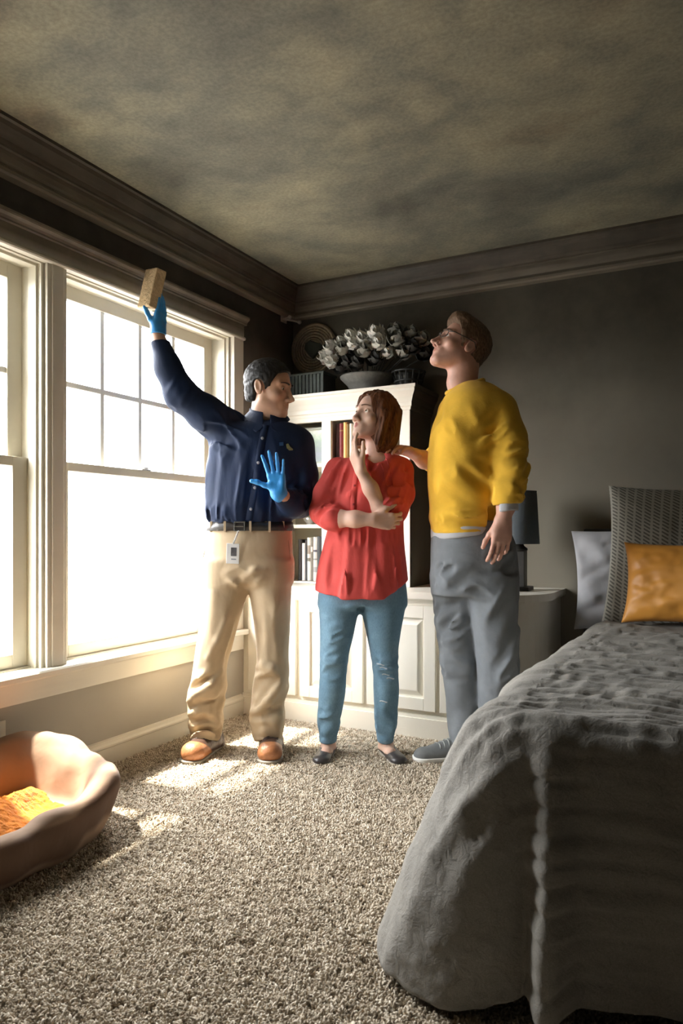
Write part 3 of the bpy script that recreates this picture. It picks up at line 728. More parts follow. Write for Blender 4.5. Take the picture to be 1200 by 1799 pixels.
for k in range(len(hp)): bm.faces.new((A[k], A[(k + 1) % len(hp)], B[(k + 1) % len(hp)], B[k]))
bm.faces.new(B); obj('heart_centre', bm, M_plain('plaque_dark_green', (0.035, 0.038, 0.026), 0.7, 0.2), pq)
bm = bmesh.new(); bm_tube(bm, [(0.05, -0.022, -0.008), (0.10, -0.026, 0.02), (0.145, -0.022, 0.045)], 0.009, 8, 0.004); obj('twig', bm, m_bl, pq, smooth=True)
# corner bracket where the crown beads meet
o = thing('corner_bracket', 'small grey metal bracket hanging at the corner under the crown moulding', 'bracket', (0.045, -0.11, 2.205))
m_brk = M_plain('bracket_metal', (0.38, 0.36, 0.32), 0.4, 0.2, metal=0.3)
bm = bmesh.new(); bm_box(bm, -0.045, -0.039, -0.03, 0.03, -0.02, 0.016, 0.002); obj('wall_plate', bm, m_brk, o)
bm = bmesh.new(); bm_tube(bm, [(-0.041, -0.01, 0.0), (0.0, -0.03, -0.006), (0.028, -0.05, -0.012)], 0.006, 8); bm_tube(bm, [(-0.041, 0.0, 0.0), (0.0, 0.03, -0.006), (0.024, 0.06, -0.010)], 0.006, 8); obj('arm', bm, m_brk, o)
bm = bmesh.new()
for c in ((0.03, -0.052, -0.012), (0.026, 0.064, -0.010)): bmesh.ops.create_uvsphere(bm, u_segments=12, v_segments=8, radius=0.012, matrix=Matrix.Translation(c))
obj('finial', bm, m_brk, o, smooth=True)

# ================================================================== LAMP AND TRINKETS AT THE END OF THE COUNTER
lp = thing('table_lamp', 'table lamp with a blue-grey drum shade on the right end of the countertop', 'lamp', (1.395, -0.20, 0.690))
m_lbase = M_plain('lamp_base_dark', (0.040, 0.038, 0.034), 0.45, 0.2, 20)
bm = bmesh.new(); bm_box(bm, -0.055, 0.055, -0.055, 0.055, 0, 0.018, 0.003); obj('foot', bm, m_lbase, lp)
bm = bmesh.new(); bm_box(bm, -0.030, 0.030, -0.030, 0.030, 0.018, 0.190, 0.004); obj('column', bm, m_lbase, lp)
bm = bmesh.new(); lathe(bm, [(0, 0.190), (0.038, 0.190), (0.038, 0.200), (0.022, 0.212), (0.014, 0.232), (0, 0.232)], 20); obj('cap', bm, m_lbase, lp, smooth=True)
m_shade = M_fabric('lamp_shade_blue_grey', (0.115, 0.135, 0.15), 0.9, 1200, 0.2, 0.08)
bm = bmesh.new(); lathe(bm, [(0.094, 0.222), (0.080, 0.475), (0.0795, 0.475), (0.0935, 0.222), (0.094, 0.222)], 40); obj('shade', bm, m_shade, lp, smooth=True)
bm = bmesh.new()
for a in (0, 2 * PI / 3, 4 * PI / 3): bm_tube(bm, [(0, 0, 0.30), (0.05 * math.cos(a), 0.05 * math.sin(a), 0.40), (0.081 * math.cos(a), 0.081 * math.sin(a), 0.468)], 0.0018, 5)
bm_tube(bm, [(0, 0, 0.23), (0, 0, 0.31)], 0.006, 8); obj('shade_spider', bm, m_brk, lp)
bm = bmesh.new(); lathe(bm, [(0, 0.30), (0.012, 0.305), (0.014, 0.32), (0.028, 0.355), (0.026, 0.385), (0.012, 0.402), (0, 0.405)], 16); obj('bulb', bm, M_plain('bulb_frosted', (0.8, 0.8, 0.78), 0.4), lp, smooth=True)
o = thing('bead_stack', 'little stack of pinkish glass beads on the counter beside the lamp', 'ornament', (1.345, -0.29, 0.6905))
m_bead = M_plain('bead_glass', (0.52, 0.44, 0.40), 0.15, 0.15)
for k in range(4):
    bm = bmesh.new(); bmesh.ops.create_uvsphere(bm, u_segments=14, v_segments=10, radius=0.0125 - 0.001 * k, matrix=Matrix.Translation((0, 0, 0.0125 + 0.021 * k))); obj('bead', bm, m_bead, o, smooth=True)
o = thing('glass_votive', 'small grey glass votive holder in front of the lamp foot', 'candle holder', (1.388, -0.295, 0.6905))
bm = bmesh.new(); lathe(bm, [(0, 0), (0.024, 0), (0.027, 0.01), (0.022, 0.03), (0.027, 0.055), (0.025, 0.055), (0.019, 0.03), (0, 0.012)], 20); obj('cup', bm, M_plain('smoked_glass', (0.25, 0.25, 0.24), 0.1, 0.1), o, smooth=True)
box_obj('tray', (1.335, 1.505, -0.245, -0.085, 0.6902, 0.6902), m_lbase, None, 0) if False else None

# ================================================================== BED
BX0, BX1, BYF, BYH = 1.80, 3.34, -2.255, -0.10
BZ = 0.585
m_dark = M_plain('headboard_dark', (0.030, 0.027, 0.024), 0.5, 0.25, 12)
m_quilt = None
def quilt_mat():
    m, nt, b = new_mat('quilt_grey_linen')
    n = noise(nt, 5, 5, 0.6); n2 = noise(nt, 420, 2)
    c = ramp(nt, n, [(0.3, (0.20, 0.188, 0.164)), (0.7, (0.275, 0.258, 0.226))]); c = mixc(nt, 0.5, c, ramp(nt, n2, [(0.3, 0.65), (0.7, 1.3)]), 'MULTIPLY')
    nt.links.new(c, b.inputs['Base Color']); b.inputs['Roughness'].default_value = 0.85; b.inputs['Sheen Weight'].default_value = 0.08; b.inputs['Specular IOR Level'].default_value = 0.2
    h = noise(nt, 34, 4, 0.6, distort=0.6); b1 = N(nt, 'ShaderNodeBump', i_Strength=0.5, i_Distance=0.010); nt.links.new(h, b1.inputs['Height'])
    b2 = N(nt, 'ShaderNodeBump', i_Strength=0.35, i_Distance=0.002); nt.links.new(n2, b2.inputs['Height']); nt.links.new(b1.outputs[0], b2.inputs['Normal']); nt.links.new(b2.outputs[0], b.inputs['Normal'])
    return m
m_quilt = quilt_mat()
bed = thing('bed', 'bed with a dark headboard against the back wall under the grey quilt', 'bed', ((BX0 + BX1) / 2, -1.2, 0))
def B(name, dims, m, bev=0.004): return to_local(box_obj(name, dims, m, bed, bev), bed)
B('headboard', (BX0 - 0.13, BX1 + 0.06, -0.085, -0.03, 0.0, 0.985), m_dark, 0.012)
B('side_rail', (BX0 + 0.01, BX0 + 0.035, BYF + 0.06, -0.085, 0.16, 0.32), m_dark); B('side_rail', (BX1 - 0.035, BX1 - 0.01, BYF + 0.06, -0.085, 0.16, 0.32), m_dark)
B('foot_rail', (BX0 + 0.01, BX1 - 0.01, BYF + 0.04, BYF + 0.065, 0.16, 0.32), m_dark)
for lx in (BX0 + 0.06, BX1 - 0.06):
    for ly in (BYF + 0.12, -0.2): B('leg', (lx - .025, lx + .025, ly - .025, ly + .025, 0, 0.2), m_dark)
B('slat_deck', (BX0 + .035, BX1 - .035, BYF + .06, -0.09, 0.19, 0.215), m_dark, 0)
B('box_spring', (BX0 + 0.03, BX1 - 0.03, BYF + 0.03, -0.09, 0.215, 0.36), M_plain('box_spring_ticking', (0.5, 0.49, 0.46), 0.8), 0.02)
B('mattress', (BX0 + 0.02, BX1 - 0.02, BYF + 0.02, -0.09, 0.36, BZ - 0.02), M_plain('mattress_white', (0.62, 0.61, 0.58), 0.85), 0.05)

def make_quilt():
    # path around the bed edge: left side from the head end to the foot corner, then along the foot
    rc = 0.13; ds = 0.0085
    pts = []; nrm = []
    y = -0.52
    while y > BYF + rc: pts.append((BX0, y)); nrm.append((-1, 0)); y -= ds
    k = int(rc * PI / 2 / ds)
    for i in range(k + 1):
        a = PI / 2 * i / k; pts.append((BX0 + rc - rc * math.cos(a), BYF + rc - rc * math.sin(a))); nrm.append((-math.cos(a), -math.sin(a)))
    x = BX0 + rc + ds
    while x < BX1 + 0.05: pts.append((x, BYF)); nrm.append((0, -1)); x += ds
    pts = np.array(pts); nrm = np.array(nrm); ns = len(pts)
    s = np.arange(ns) * ds
    sc = s[np.argmin(np.abs(pts[:, 0] - (BX0 + rc * 0.3)) + np.abs(pts[:, 1] - (BYF + rc * 0.3)))]      # arc position of the corner
    ang = np.clip((s - sc) / 0.3, -4, 4)
    # skirt ------------------------------------------------------------
    L = 0.557; nt_ = 72; re = 0.055
    t = np.linspace(0, 1, nt_); drop = t * (L + re)
    S, D = np.meshgrid(s, drop, indexing='ij'); tt = D / (L + re)
    left = np.clip((sc - S + 0.03) / 0.18, 0, 1); left = left * left * (3 - 2 * left)
    flare = 0.025 * (1 - left) + 0.238 * left * np.clip(1.25 - (sc - S) / 1.9, 0.2, 1.0)
    flare = np.where(S < sc, np.maximum(flare, 0.05), flare)
    def gs(c0, w_): return np.exp(-((S - sc - c0) / w_) ** 2)
    cone = gs(-0.01, 0.07) * 0.11 + gs(0.135, 0.030) * 0.085 + gs(0.64, 0.06) * 0.05 + gs(1.10, 0.07) * 0.05
    valley = gs(0.08, 0.04) * -0.035 + gs(0.30, 0.10) * -0.03
    sidef = left * (0.048 * np.sin((sc - S) * 13 + 0.6 + 1.2 * np.sin((sc - S) * 3)) + 0.018 * np.sin((sc - S) * 31))
    rip = (cone + valley + sidef) * np.clip(tt * 1.12 - 0.03, 0, 1) ** 0.85
    out = flare * tt ** 0.80 + rip
    a = np.clip(D / re, 0, PI / 2)
    ro = np.where(D < re * PI / 2, re * np.sin(a), re); rz = np.where(D < re * PI / 2, re * (1 - np.cos(a)), re + (D - re * PI / 2))
    hem = 1.0 + 0.03 * np.sin(S * 7.0) - 0.035 * gs(0.085, 0.04) - 0.055 * gs(0.42, 0.14) - 0.05 * gs(0.85, 0.15)
    rz = rz * (1 + (hem - 1 - 0.115 * np.clip((S - sc - 0.02) / 0.16, 0, 1)) * tt)
    PX = pts[:, 0][:, None] + nrm[:, 0][:, None] * (out + ro - re); PY = pts[:, 1][:, None] + nrm[:, 1][:, None] * (out + ro - re); PZ = BZ + 0.012 - rz
    FX = pts[:, 0][:, None] + nrm[:, 0][:, None] * D; FY = pts[:, 1][:, None] + nrm[:, 1][:, None] * D      # flat cloth coordinates
    # top --------------------------------------------------------------
    nu = 300; u = np.linspace(1, 0, nu)[:-1]
    cx = BX1 + 0.05; inn = np.stack([np.full(ns, cx), np.minimum(pts[:, 1], -0.52) * 0.0 - 0.52], 1)
    tx = pts[:, 0][:, None] + (cx - pts[:, 0])[:, None] * u[None, :] ** 1.15 ; ty = pts[:, 1][:, None] + (-0.52 - pts[:, 1])[:, None] * u[None, :] ** 1.15
    ex = nrm[:, 0][:, None] * (-re) * (1 - u[None, :]) ** 8; ey = nrm[:, 1][:, None] * (-re) * (1 - u[None, :]) ** 8
    TX = tx + ex; TY = ty + ey
    TZ = np.full_like(TX, BZ + 0.012)
    PX = np.concatenate([TX, PX], 1); PY = np.concatenate([TY, PY], 1); PZ = np.concatenate([TZ, PZ], 1)
    FX = np.concatenate([tx, FX], 1); FY = np.concatenate([ty, FY], 1)
    P = np.stack([PX, PY, PZ], -1)
    # normals for displacement
    du = np.gradient(P, axis=0); dv = np.gradient(P, axis=1); n = np.cross(du, dv); n /= np.linalg.norm(n, axis=-1, keepdims=True) + 1e-9
    sign = np.where(n[:, :200, 2].mean() > 0, 1, -1); n = n * sign
    # channel quilting: rows run across the bed, gathered and crinkled
    wy = FY + 0.012 * vnoise(FX * 5, FY * 5, np.full_like(FX, 1.5)) ; pitch = 0.052
    ph = np.abs(((wy / pitch) % 1) - 0.5) * 2
    ch = np.sqrt(np.clip(1 - ph ** 2, 0, 1)) * 0.0070
    cr = vnoise(FX * 34, FY * 14, np.full_like(FX, 3.1)) * 0.0035 + vnoise(FX * 9, FY * 46, np.full_like(FX, 7.7)) * 0.0050 + vnoise(FX * 3.0, FY * 16, np.full_like(FX, 9.7)) * 0.0075 + vnoise(FX * 3.3, FY * 4.2, np.full_like(FX, 5.5)) * 0.010
    P = P + n * (ch + cr)[..., None]
    P[..., 2] = np.maximum(P[..., 2], 0.012)
    o = link('quilt', grid_mesh('quilt', P), m_quilt, None, smooth=True)
    sol = o.modifiers.new('thickness', 'SOLIDIFY'); sol.thickness = 0.010; sol.offset = -1 if sign > 0 else 1
    return tag(o, 'crinkled grey linen quilt draped over the bed down to the carpet', 'quilt')
make_quilt()
# strip of turned back sheet and under-quilt between the pillows and the quilt edge
bm = bmesh.new(); bm_box(bm, BX0 + 0.0, BX1, -0.56, -0.10, BZ - 0.05, BZ + 0.012, 0.03, 3)
tag(obj('flat_sheet', bm, M_fabric('sheet_grey', (0.33, 0.33, 0.34), 0.85, 900, 0.15), None, smooth=False), 'grey flat sheet at the head end of the bed under the pillows', 'sheet')

def cushion(name, W, Hh, T, m, label, cat, loc, rot, group=None, corner=0.10, wr=0.006, seed=0.0, flange=0.0, uv=False):
    n = 56; u = np.linspace(-1, 1, n); U, V = np.meshgrid(u, u, indexing='ij')
    puff = (np.clip(1 - np.abs(U) ** 2.6, 0, 1) ** 0.55) * (np.clip(1 - np.abs(V) ** 2.6, 0, 1) ** 0.55)
    sx = 1 - corner * (1 - np.abs(V) ** 2.2) * np.abs(U) ** 3; sy = 1 - corner * (1 - np.abs(U) ** 2.2) * np.abs(V) ** 3
    X = U * W / 2 * sx; Z = V * Hh / 2 * sy
    wrk = 0
    for q, (ang_, f1, f2, am) in enumerate(((0.5, 2.2, 5.0, 1.0), (1.9, 2.8, 6.5, 0.7), (2.7, 5.0, 9.0, 0.45), (1.1, 7.0, 13.0, 0.25))):
        A_ = U * math.cos(ang_) + V * math.sin(ang_); B_ = -U * math.sin(ang_) + V * math.cos(ang_); wrk = wrk + wr * am * vnoise(A_ * f1 + seed, B_ * f2 + seed * 2 + q, np.full_like(U, seed + q * 1.37))
    if flange: X0_ = np.clip((-U - 0.62) / 0.38, 0, 1); wrk = wrk + flange * X0_ * np.sin(V * 5.2 + U * 6 + 0.5)
    sides = []
    for sgn in (-1, 1):
        Y = sgn * (puff * T / 2 + wrk * np.clip(puff * 3, 0, 1) + 0.003)
        sides.append(np.stack([X, Y, Z], -1).reshape(-1, 3))
    idx = np.arange(n * n).reshape(n, n); q = np.stack([idx[:-1, :-1], idx[1:, :-1], idx[1:, 1:], idx[:-1, 1:]], -1).reshape(-1, 4)
    Q = np.concatenate([q, q[:, ::-1] + n * n])
    rim = np.concatenate([idx[:, 0], idx[-1, 1:], idx[-2::-1, -1], idx[0, -2:0:-1]]); r2 = np.roll(rim, -1)
    Q = np.concatenate([Q, np.stack([r2, rim, rim + n * n, r2 + n * n], 1)])
    me = quads(name, np.concatenate(sides), Q)
    if uv:
        l = me.uv_layers.new(name='UVMap'); vi = np.zeros(len(me.loops), np.int32); me.loops.foreach_get('vertex_index', vi)
        uu = np.tile(U.ravel(), 2)[vi] * W / 2; vv = np.tile(V.ravel(), 2)[vi] * Hh / 2
        l.data.foreach_set('uv', np.stack([uu, vv], 1).astype(np.float32).ravel())
    o = link(name, me, m, None, smooth=True); o.location = loc; o.rotation_euler = rot
    return tag(o, label, cat, group)
def sham_mat():
    m, nt, b = new_mat('sham_cable_weave')
    uvn = nt.nodes.new('ShaderNodeUVMap'); s = nt.nodes.new('ShaderNodeSeparateXYZ'); nt.links.new(uvn.outputs[0], s.inputs[0])
    def MA(op, a, b_=None, c=None):
        n = N(nt, 'ShaderNodeMath', operation=op)
        for i, v in enumerate((a, b_, c)):
            if v is None: continue
            if hasattr(v, 'node'): nt.links.new(v, n.inputs[i])
            else: n.inputs[i].default_value = v
        return n.outputs[0]
    col = MA('MULTIPLY', s.outputs[0], 1 / 0.036); fc = MA('FRACT', col); tri = MA('ABSOLUTE', MA('SUBTRACT', fc, 0.5))
    row = MA('MULTIPLY_ADD', s.outputs[1], 1 / 0.0155, MA('MULTIPLY', fc, 1.5)); fr = MA('FRACT', row)
    dash = MA('LESS_THAN', MA('ABSOLUTE', MA('SUBTRACT', fr, 0.5)), 0.24); inside = MA('LESS_THAN', tri, 0.36)
    f = MA('MULTIPLY', dash, inside)
    n = noise(nt, 30, 3)
    nt.links.new(mixc(nt, f, (0.34, 0.325, 0.275), (0.115, 0.108, 0.09)), b.inputs['Base Color'])
    b.inputs['Roughness'].default_value = 0.85; b.inputs['Sheen Weight'].default_value = 0.05
    bump(nt, b, MA('SUBTRACT', 1.0, f), 0.6, 0.004); return m
m_sham = sham_mat()
m_pcase = M_fabric('pillowcase_grey', (0.375, 0.375, 0.385), 0.8, 900, 0.12, 0.06, 5, 0.35, 10, (1, 1, 0.3))
def satin():
    m, nt, b = new_mat('satin_amber'); n = noise(nt, 4, 3)
    nt.links.new(ramp(nt, n, [(0.3, (0.60, 0.25, 0.035)), (0.7, (0.72, 0.33, 0.06))]), b.inputs['Base Color']); b.inputs['Roughness'].default_value = 0.45; b.inputs['Sheen Weight'].default_value = 0.05
    b.inputs['Anisotropic'].default_value = 0.5
    bump(nt, b, noise(nt, 7, 2, mapping=(1, 1, 2.2), distort=0.3), 0.12, 0.012); return m
cushion('pillow', 0.70, 0.46, 0.17, m_pcase, 'grey pillow in a plain case sagging over the left edge of the bed', 'pillow', (2.0, -0.225, 0.770), (-0.30, -0.05, 0.10), corner=0.06, wr=0.011, seed=2.0, flange=0.020)
cushion('sham_pillow', 0.66, 0.62, 0.17, m_sham, 'large square grey sham with a cable weave standing against the headboard', 'pillow', (2.140, -0.395, 0.866), (-0.26, 0.02, 0), corner=0.07, wr=0.006, seed=5.0, uv=True)
oc = cushion('throw_cushion', 0.44, 0.33, 0.14, satin(), 'amber orange satin cushion with a white patch in front of the sham', 'cushion', (2.125, -0.60, 0.770), (-0.30, 0.0, 0), corner=0.09, wr=0.0045, seed=9.0)
bm = bmesh.new(); hp = [(-0.040, 0.002), (-0.018, 0.026), (0.030, 0.030), (0.052, 0.008), (0.040, -0.030), (0.0, -0.036), (-0.022, -0.020)]
A = [bm.verts.new((0.105 + u, -0.0755, 0.075 + v)) for u, v in hp]; Bv = [bm.verts.new((0.105 + u * .9, -0.080, 0.075 + v * .9)) for u, v in hp]
for k in range(len(hp)): bm.faces.new((A[k], A[(k + 1) % len(hp)], Bv[(k + 1) % len(hp)], Bv[k]))
bm.faces.new(Bv); tag(obj('embroidered_patch', bm, M_fabric('patch_white', (0.80, 0.80, 0.82), 0.7), oc), 'white embroidered patch')

# ================================================================== DOG BED AND BLANKET
m_dog = M_fabric('dog_bed_suede', (0.30, 0.20, 0.132), 0.85, 700, 0.2, 0.10, 6, 0.35, 9, sheen=0.05)
def dog_mat():
    nt = m_dog.node_tree; b = nt.nodes['Principled BSDF']; src = b.inputs['Base Color'].links[0].from_socket
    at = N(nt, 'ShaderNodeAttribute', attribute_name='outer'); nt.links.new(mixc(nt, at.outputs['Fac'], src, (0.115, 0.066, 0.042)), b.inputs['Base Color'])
dog_mat()
def dog_bed():
    F = Field(axis(-0.36, 0.36, 0.0085), axis(-0.50, 0.50, 0.0095), axis(-0.01, 0.30, 0.0075))
    def fn(x, y, z):
        # flared rounded-rectangle wall of stuffed fabric
        fl = 0.055 * np.clip(z / 0.2, 0, 1.2)
        hx, hy, r = 0.225 + fl - 0.045, 0.385 + fl - 0.045, 0.20
        qx = np.abs(x) - (hx - r); qy = np.abs(y) - (hy - r)
        d2 = np.sqrt(np.maximum(qx, 0) ** 2 + np.maximum(qy, 0) ** 2) + np.minimum(np.maximum(qx, qy), 0) - r
        top = 0.105 + 0.075 * np.clip(-x / 0.22, 0, 1) + 0.055 * np.clip((y - 0.12) / 0.2, 0, 1) + 0.008 * np.sin(np.arctan2(y, x) * 5)
        th = 0.050 - 0.012 * np.cos(np.arctan2(y, x) * 9)*0.4
        zz = np.clip(z, 0.045, top)
        wall = np.sqrt(d2 * d2 + (z - zz) ** 2 * 0.9) - th
        base = np.maximum(d2 - 0.03, np.abs(z - 0.035) - 0.033)
        return smin(wall, base, 0.03)
    F.apply((-9,) * 3, (9,) * 3, fn)
    F.wob((7, 7, 9), 0.010, 0.3); F.wob((22, 22, 14), 0.004, 4.0)
    F.plane((0, 0, 0.0), (0, 0, -1), 0.004)
    me = F.mesh('dog_bed'); v = np.zeros(len(me.vertices) * 3, np.float32); me.vertices.foreach_get('co', v); v = v.reshape(-1, 3)
    rr = (np.abs(v[:, 0] / 0.232) ** 3.2 + np.abs(v[:, 1] / 0.392) ** 3.2) ** (1 / 3.2); rim = 0.105 + 0.075 * np.clip(-v[:, 0] / 0.22, 0, 1) + 0.055 * np.clip((v[:, 1] - 0.12) / 0.2, 0, 1)
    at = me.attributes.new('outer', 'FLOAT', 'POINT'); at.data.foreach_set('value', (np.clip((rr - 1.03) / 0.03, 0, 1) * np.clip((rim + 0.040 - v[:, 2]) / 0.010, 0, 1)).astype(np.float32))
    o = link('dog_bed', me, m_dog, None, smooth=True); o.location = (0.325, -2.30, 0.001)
    tag(o, 'round-cornered tan suede dog bed with padded rim on the carpet under the window', 'dog bed')
    return o
dog_bed()
m_blank = M_fabric('blanket_orange_chenille', (0.60, 0.185, 0.014), 0.95, 260, 0.7, 0.25, 40, 0.5, 60, sheen=0.1)
def blanket():
    nx, ny = 90, 110; u = np.linspace(-1, 1, nx); v = np.linspace(-1, 1, ny); U, V = np.meshgrid(u, v, indexing='ij')
    rr = 1 + 0.12 * np.sin(3 * np.arctan2(V, U) + 1)
    X = U * 0.155 * rr; Y = V * 0.29 * rr
    rad = np.clip(np.sqrt(U ** 2 + V ** 2) / 1.2, 0, 1)
    f = vnoise(X * 9 + 3 + Y * 3, Y * 5, X * 0 + 2); ridge = (1 - np.abs(f) * 2.0)
    Z = 0.108 + 0.034 * ridge * (1 - rad ** 3) + 0.018 * (1 - rad ** 2) + 0.012 * np.sin(X * 30 + Y * 11) * (1 - rad) + 0.0035 * vnoise(X * 110, Y * 110, X * 0)
    Z = Z - 0.02 * rad ** 4
    o = link('blanket', grid_mesh('blanket', np.stack([X, Y, Z], -1)), m_blank, None, smooth=True)
    o.location = (0.33, -2.30, 0.0); o.rotation_euler = (0, 0, 0.12)
    sol = o.modifiers.new('t', 'SOLIDIFY'); sol.thickness = 0.014; sol.offset = -1
    return tag(o, 'rumpled orange chenille blanket lying inside the dog bed', 'blanket')
blanket()

# ================================================================== PEOPLE
# each person is modelled in metres in a frame at the feet: x to the right as one faces them from the room, y towards the back wall side, z up
FACE = YAW          # the row of people faces the middle of the room
def hermite(zq, zs, vs_):
    zs = np.asarray(zs, np.float32); vs_ = np.asarray(vs_, np.float32); o = np.argsort(zs); zs = zs[o]; vs_ = vs_[o]
    m = np.gradient(vs_, zs); i = np.clip(np.searchsorted(zs, zq) - 1, 0, len(zs) - 2); h = zs[i + 1] - zs[i]
    t = np.clip((zq - zs[i]) / h, 0, 1)
    return (2*t**3 - 3*t**2 + 1) * vs_[i] + (t**3 - 2*t**2 + t) * h * m[i] + (-2*t**3 + 3*t**2) * vs_[i+1] + (t**3 - t**2) * h * m[i+1]
def loft(F, rows, k=0.02, cap=0.02, ex=2.2, grow=0.0):
    """stack of super-ellipses: rows of (z, cx, cy, half width, half depth)"""
    r = np.array(rows, np.float32); zs = r[:, 0]; z0, z1 = zs.min(), zs.max()
    lo = (float((r[:, 1] - r[:, 3]).min()) - .05 - k, float((r[:, 2] - r[:, 4]).min()) - .05 - k, z0 - .04 - k); hi = (float((r[:, 1] + r[:, 3]).max()) + .05 + k, float((r[:, 2] + r[:, 4]).max()) + .05 + k, z1 + .04 + k)
    def fn(x, y, z):
        zq = np.clip(z.ravel(), z0, z1); cx, cy, a, b = [hermite(zq, zs, r[:, i])[None, None, :] for i in (1, 2, 3, 4)]
        a = a + grow; b = b + grow
        rho = (np.abs((x - cx) / a) ** ex + np.abs((y - cy) / b) ** ex + 1e-9) ** (1 / ex)
        d = (rho - 1) * np.minimum(a, b)
        dz = np.maximum(z0 - z, z - z1)
        return smax(d, dz + d * 0, cap)
    return F.apply(lo, hi, fn, k)
def _fy(F, i, k):
    col = F.f[i, :, k]; j = np.nonzero(col < 0)[0]
    if not len(j): return None
    j = j[0]
    if j == 0: return float(F.ax[1][0])
    a, b = col[j - 1], col[j]; return float(F.ax[1][j - 1] + (F.ax[1][j] - F.ax[1][j - 1]) * a / (a - b))
def front_y(F, x, z):
    """first cloth surface met coming from the front (-y), interpolated on the grid"""
    X, Z = F.ax[0], F.ax[2]; i = int(np.clip(np.searchsorted(X, x) - 1, 0, len(X) - 2)); k = int(np.clip(np.searchsorted(Z, z) - 1, 0, len(Z) - 2))
    u = (x - X[i]) / (X[i + 1] - X[i]); v = (z - Z[k]) / (Z[k + 1] - Z[k]); s = t = 0.0
    for a, wa in ((0, 1 - u), (1, u)):
        for b, wb in ((0, 1 - v), (1, v)):
            y = _fy(F, i + a, k + b)
            if y is not None: s += wa * wb * y; t += wa * wb
    return float(s / t) if t > 1e-6 else 0.0
def frame(f, roll=0.0):
    """columns: person's side axis, forward, up"""
    f = unit(f); u0 = np.array((0, 0, 1.0)); s = unit(np.cross(f, u0)); u = np.cross(s, f)
    c, n = math.cos(roll), math.sin(roll); s2 = s * c + u * n; u2 = u * c - s * n
    return np.stack([s2, f, u2], 1).astype(np.float32)
def head_sdf(sc=1.0, fem=0.0, jaw=1.0, nose=1.0, ears=True):
    def fn(X, Y, Z):
        x, y, z = np.abs(X) / sc, Y / sc, Z / sc
        d = d_ell(x, y, z, (0, -0.012, 0.036), (0.074, 0.096, 0.082))
        d = smin(d, d_ell(x, y, z, (0, 0.030, -0.022), (0.060 - .003 * fem, 0.060, 0.084)), 0.03)
        d = smin(d, d_cone(x, y, z, (0.046, 0.004, -0.058), (0.018, 0.064, -0.098), 0.021, 0.019 * jaw), 0.03)
        d = smin(d, d_ell(x, y, z, (0, 0.074, -0.100), (0.022 * jaw, 0.018, 0.016)), 0.02)
        d = smin(d, d_ell(x, y, z, (0.046, 0.056, -0.030), (0.020, 0.022, 0.017)), 0.02)
        d = smin(d, d_cone(x, y, z, (0.010, 0.0845, 0.019), (0.045, 0.068, 0.018), 0.0095 - .003 * fem, 0.008 - .002 * fem), 0.012)
        d = smax(d, -d_ell(x, y, z, (0.032, 0.094, 0.000), (0.0185, 0.0165, 0.0115)), 0.010)
        lid = smax(d_ell(x, y, z, (0.032, 0.0715, 0.0), (0.0140, 0.0140, 0.0140)), -d_ell(x, y, z, (0.0325, 0.0885, -0.0012), (0.0125, 0.013, 0.0046)), 0.001)
        d = smin(d, lid, 0.003)
        d = smin(d, d_cone(x, y, z, (0, 0.086, 0.008), (0, 0.1085 * nose, -0.036), 0.0075, 0.0095), 0.012)
        d = smin(d, d_ell(x, y, z, (0, 0.1120 * nose, -0.041), (0.0115, 0.0115, 0.0095)), 0.006)
        d = smin(d, d_ell(x, y, z, (0.0125, 0.0985, -0.0455), (0.0080, 0.0105, 0.0070)), 0.005)
        d = smax(d, -d_ell(x, y, z, (0.0068, 0.1035, -0.0525), (0.0034, 0.0050, 0.0030)), 0.002)
        d = smin(d, d_ell(x, y, z, (0, 0.074, -0.067), (0.031, 0.020, 0.022)), 0.014)
        d = smin(d, d_cone(x, y, z, (0, 0.0940, -0.0635), (0.021, 0.083, -0.0675), 0.0052, 0.0028), 0.004)
        d = smin(d, d_cone(x, y, z, (0, 0.0925, -0.0735), (0.019, 0.083, -0.0700), 0.0060, 0.0030), 0.004)
        d = smax(d, -d_cone(x, y, z, (0, 0.1005, -0.0683), (0.023, 0.0875, -0.0690), 0.0017, 0.0012), 0.002)
        ear = d_ell(x, y + 0.25 * z, z, (0.0775, -0.012, -0.006), (0.0085, 0.0185, 0.0315))
        ear = smax(ear, -d_ell(x, y + 0.25 * z, z, (0.0875, -0.008, -0.002), (0.0085, 0.0115, 0.0205)), 0.004)
        if ears: d = smin(d, ear, 0.005)
        return d * sc
    return fn
def lip_mask(V, c, R, sc):
    L = (np.asarray(V) - np.asarray(c)) @ np.asarray(R) / sc
    x, y, z = np.abs(L[:, 0]), L[:, 1], L[:, 2]
    d = np.minimum(d_cone(x, y, z, (0, 0.0945, -0.0635), (0.021, 0.083, -0.0675), 0.0055, 0.003), d_cone(x, y, z, (0, 0.093, -0.0735), (0.019, 0.083, -0.0700), 0.0062, 0.003))
    return np.clip(1 - np.maximum(d, 0) / 0.0018, 0, 1)
def set_mask(me, name, vals):
    a = me.attributes.new(name, 'FLOAT', 'POINT'); a.data.foreach_set('value', np.asarray(vals, np.float32))
def verts(me):
    v = np.zeros(len(me.vertices) * 3, np.float32); me.vertices.foreach_get('co', v); return v.reshape(-1, 3)
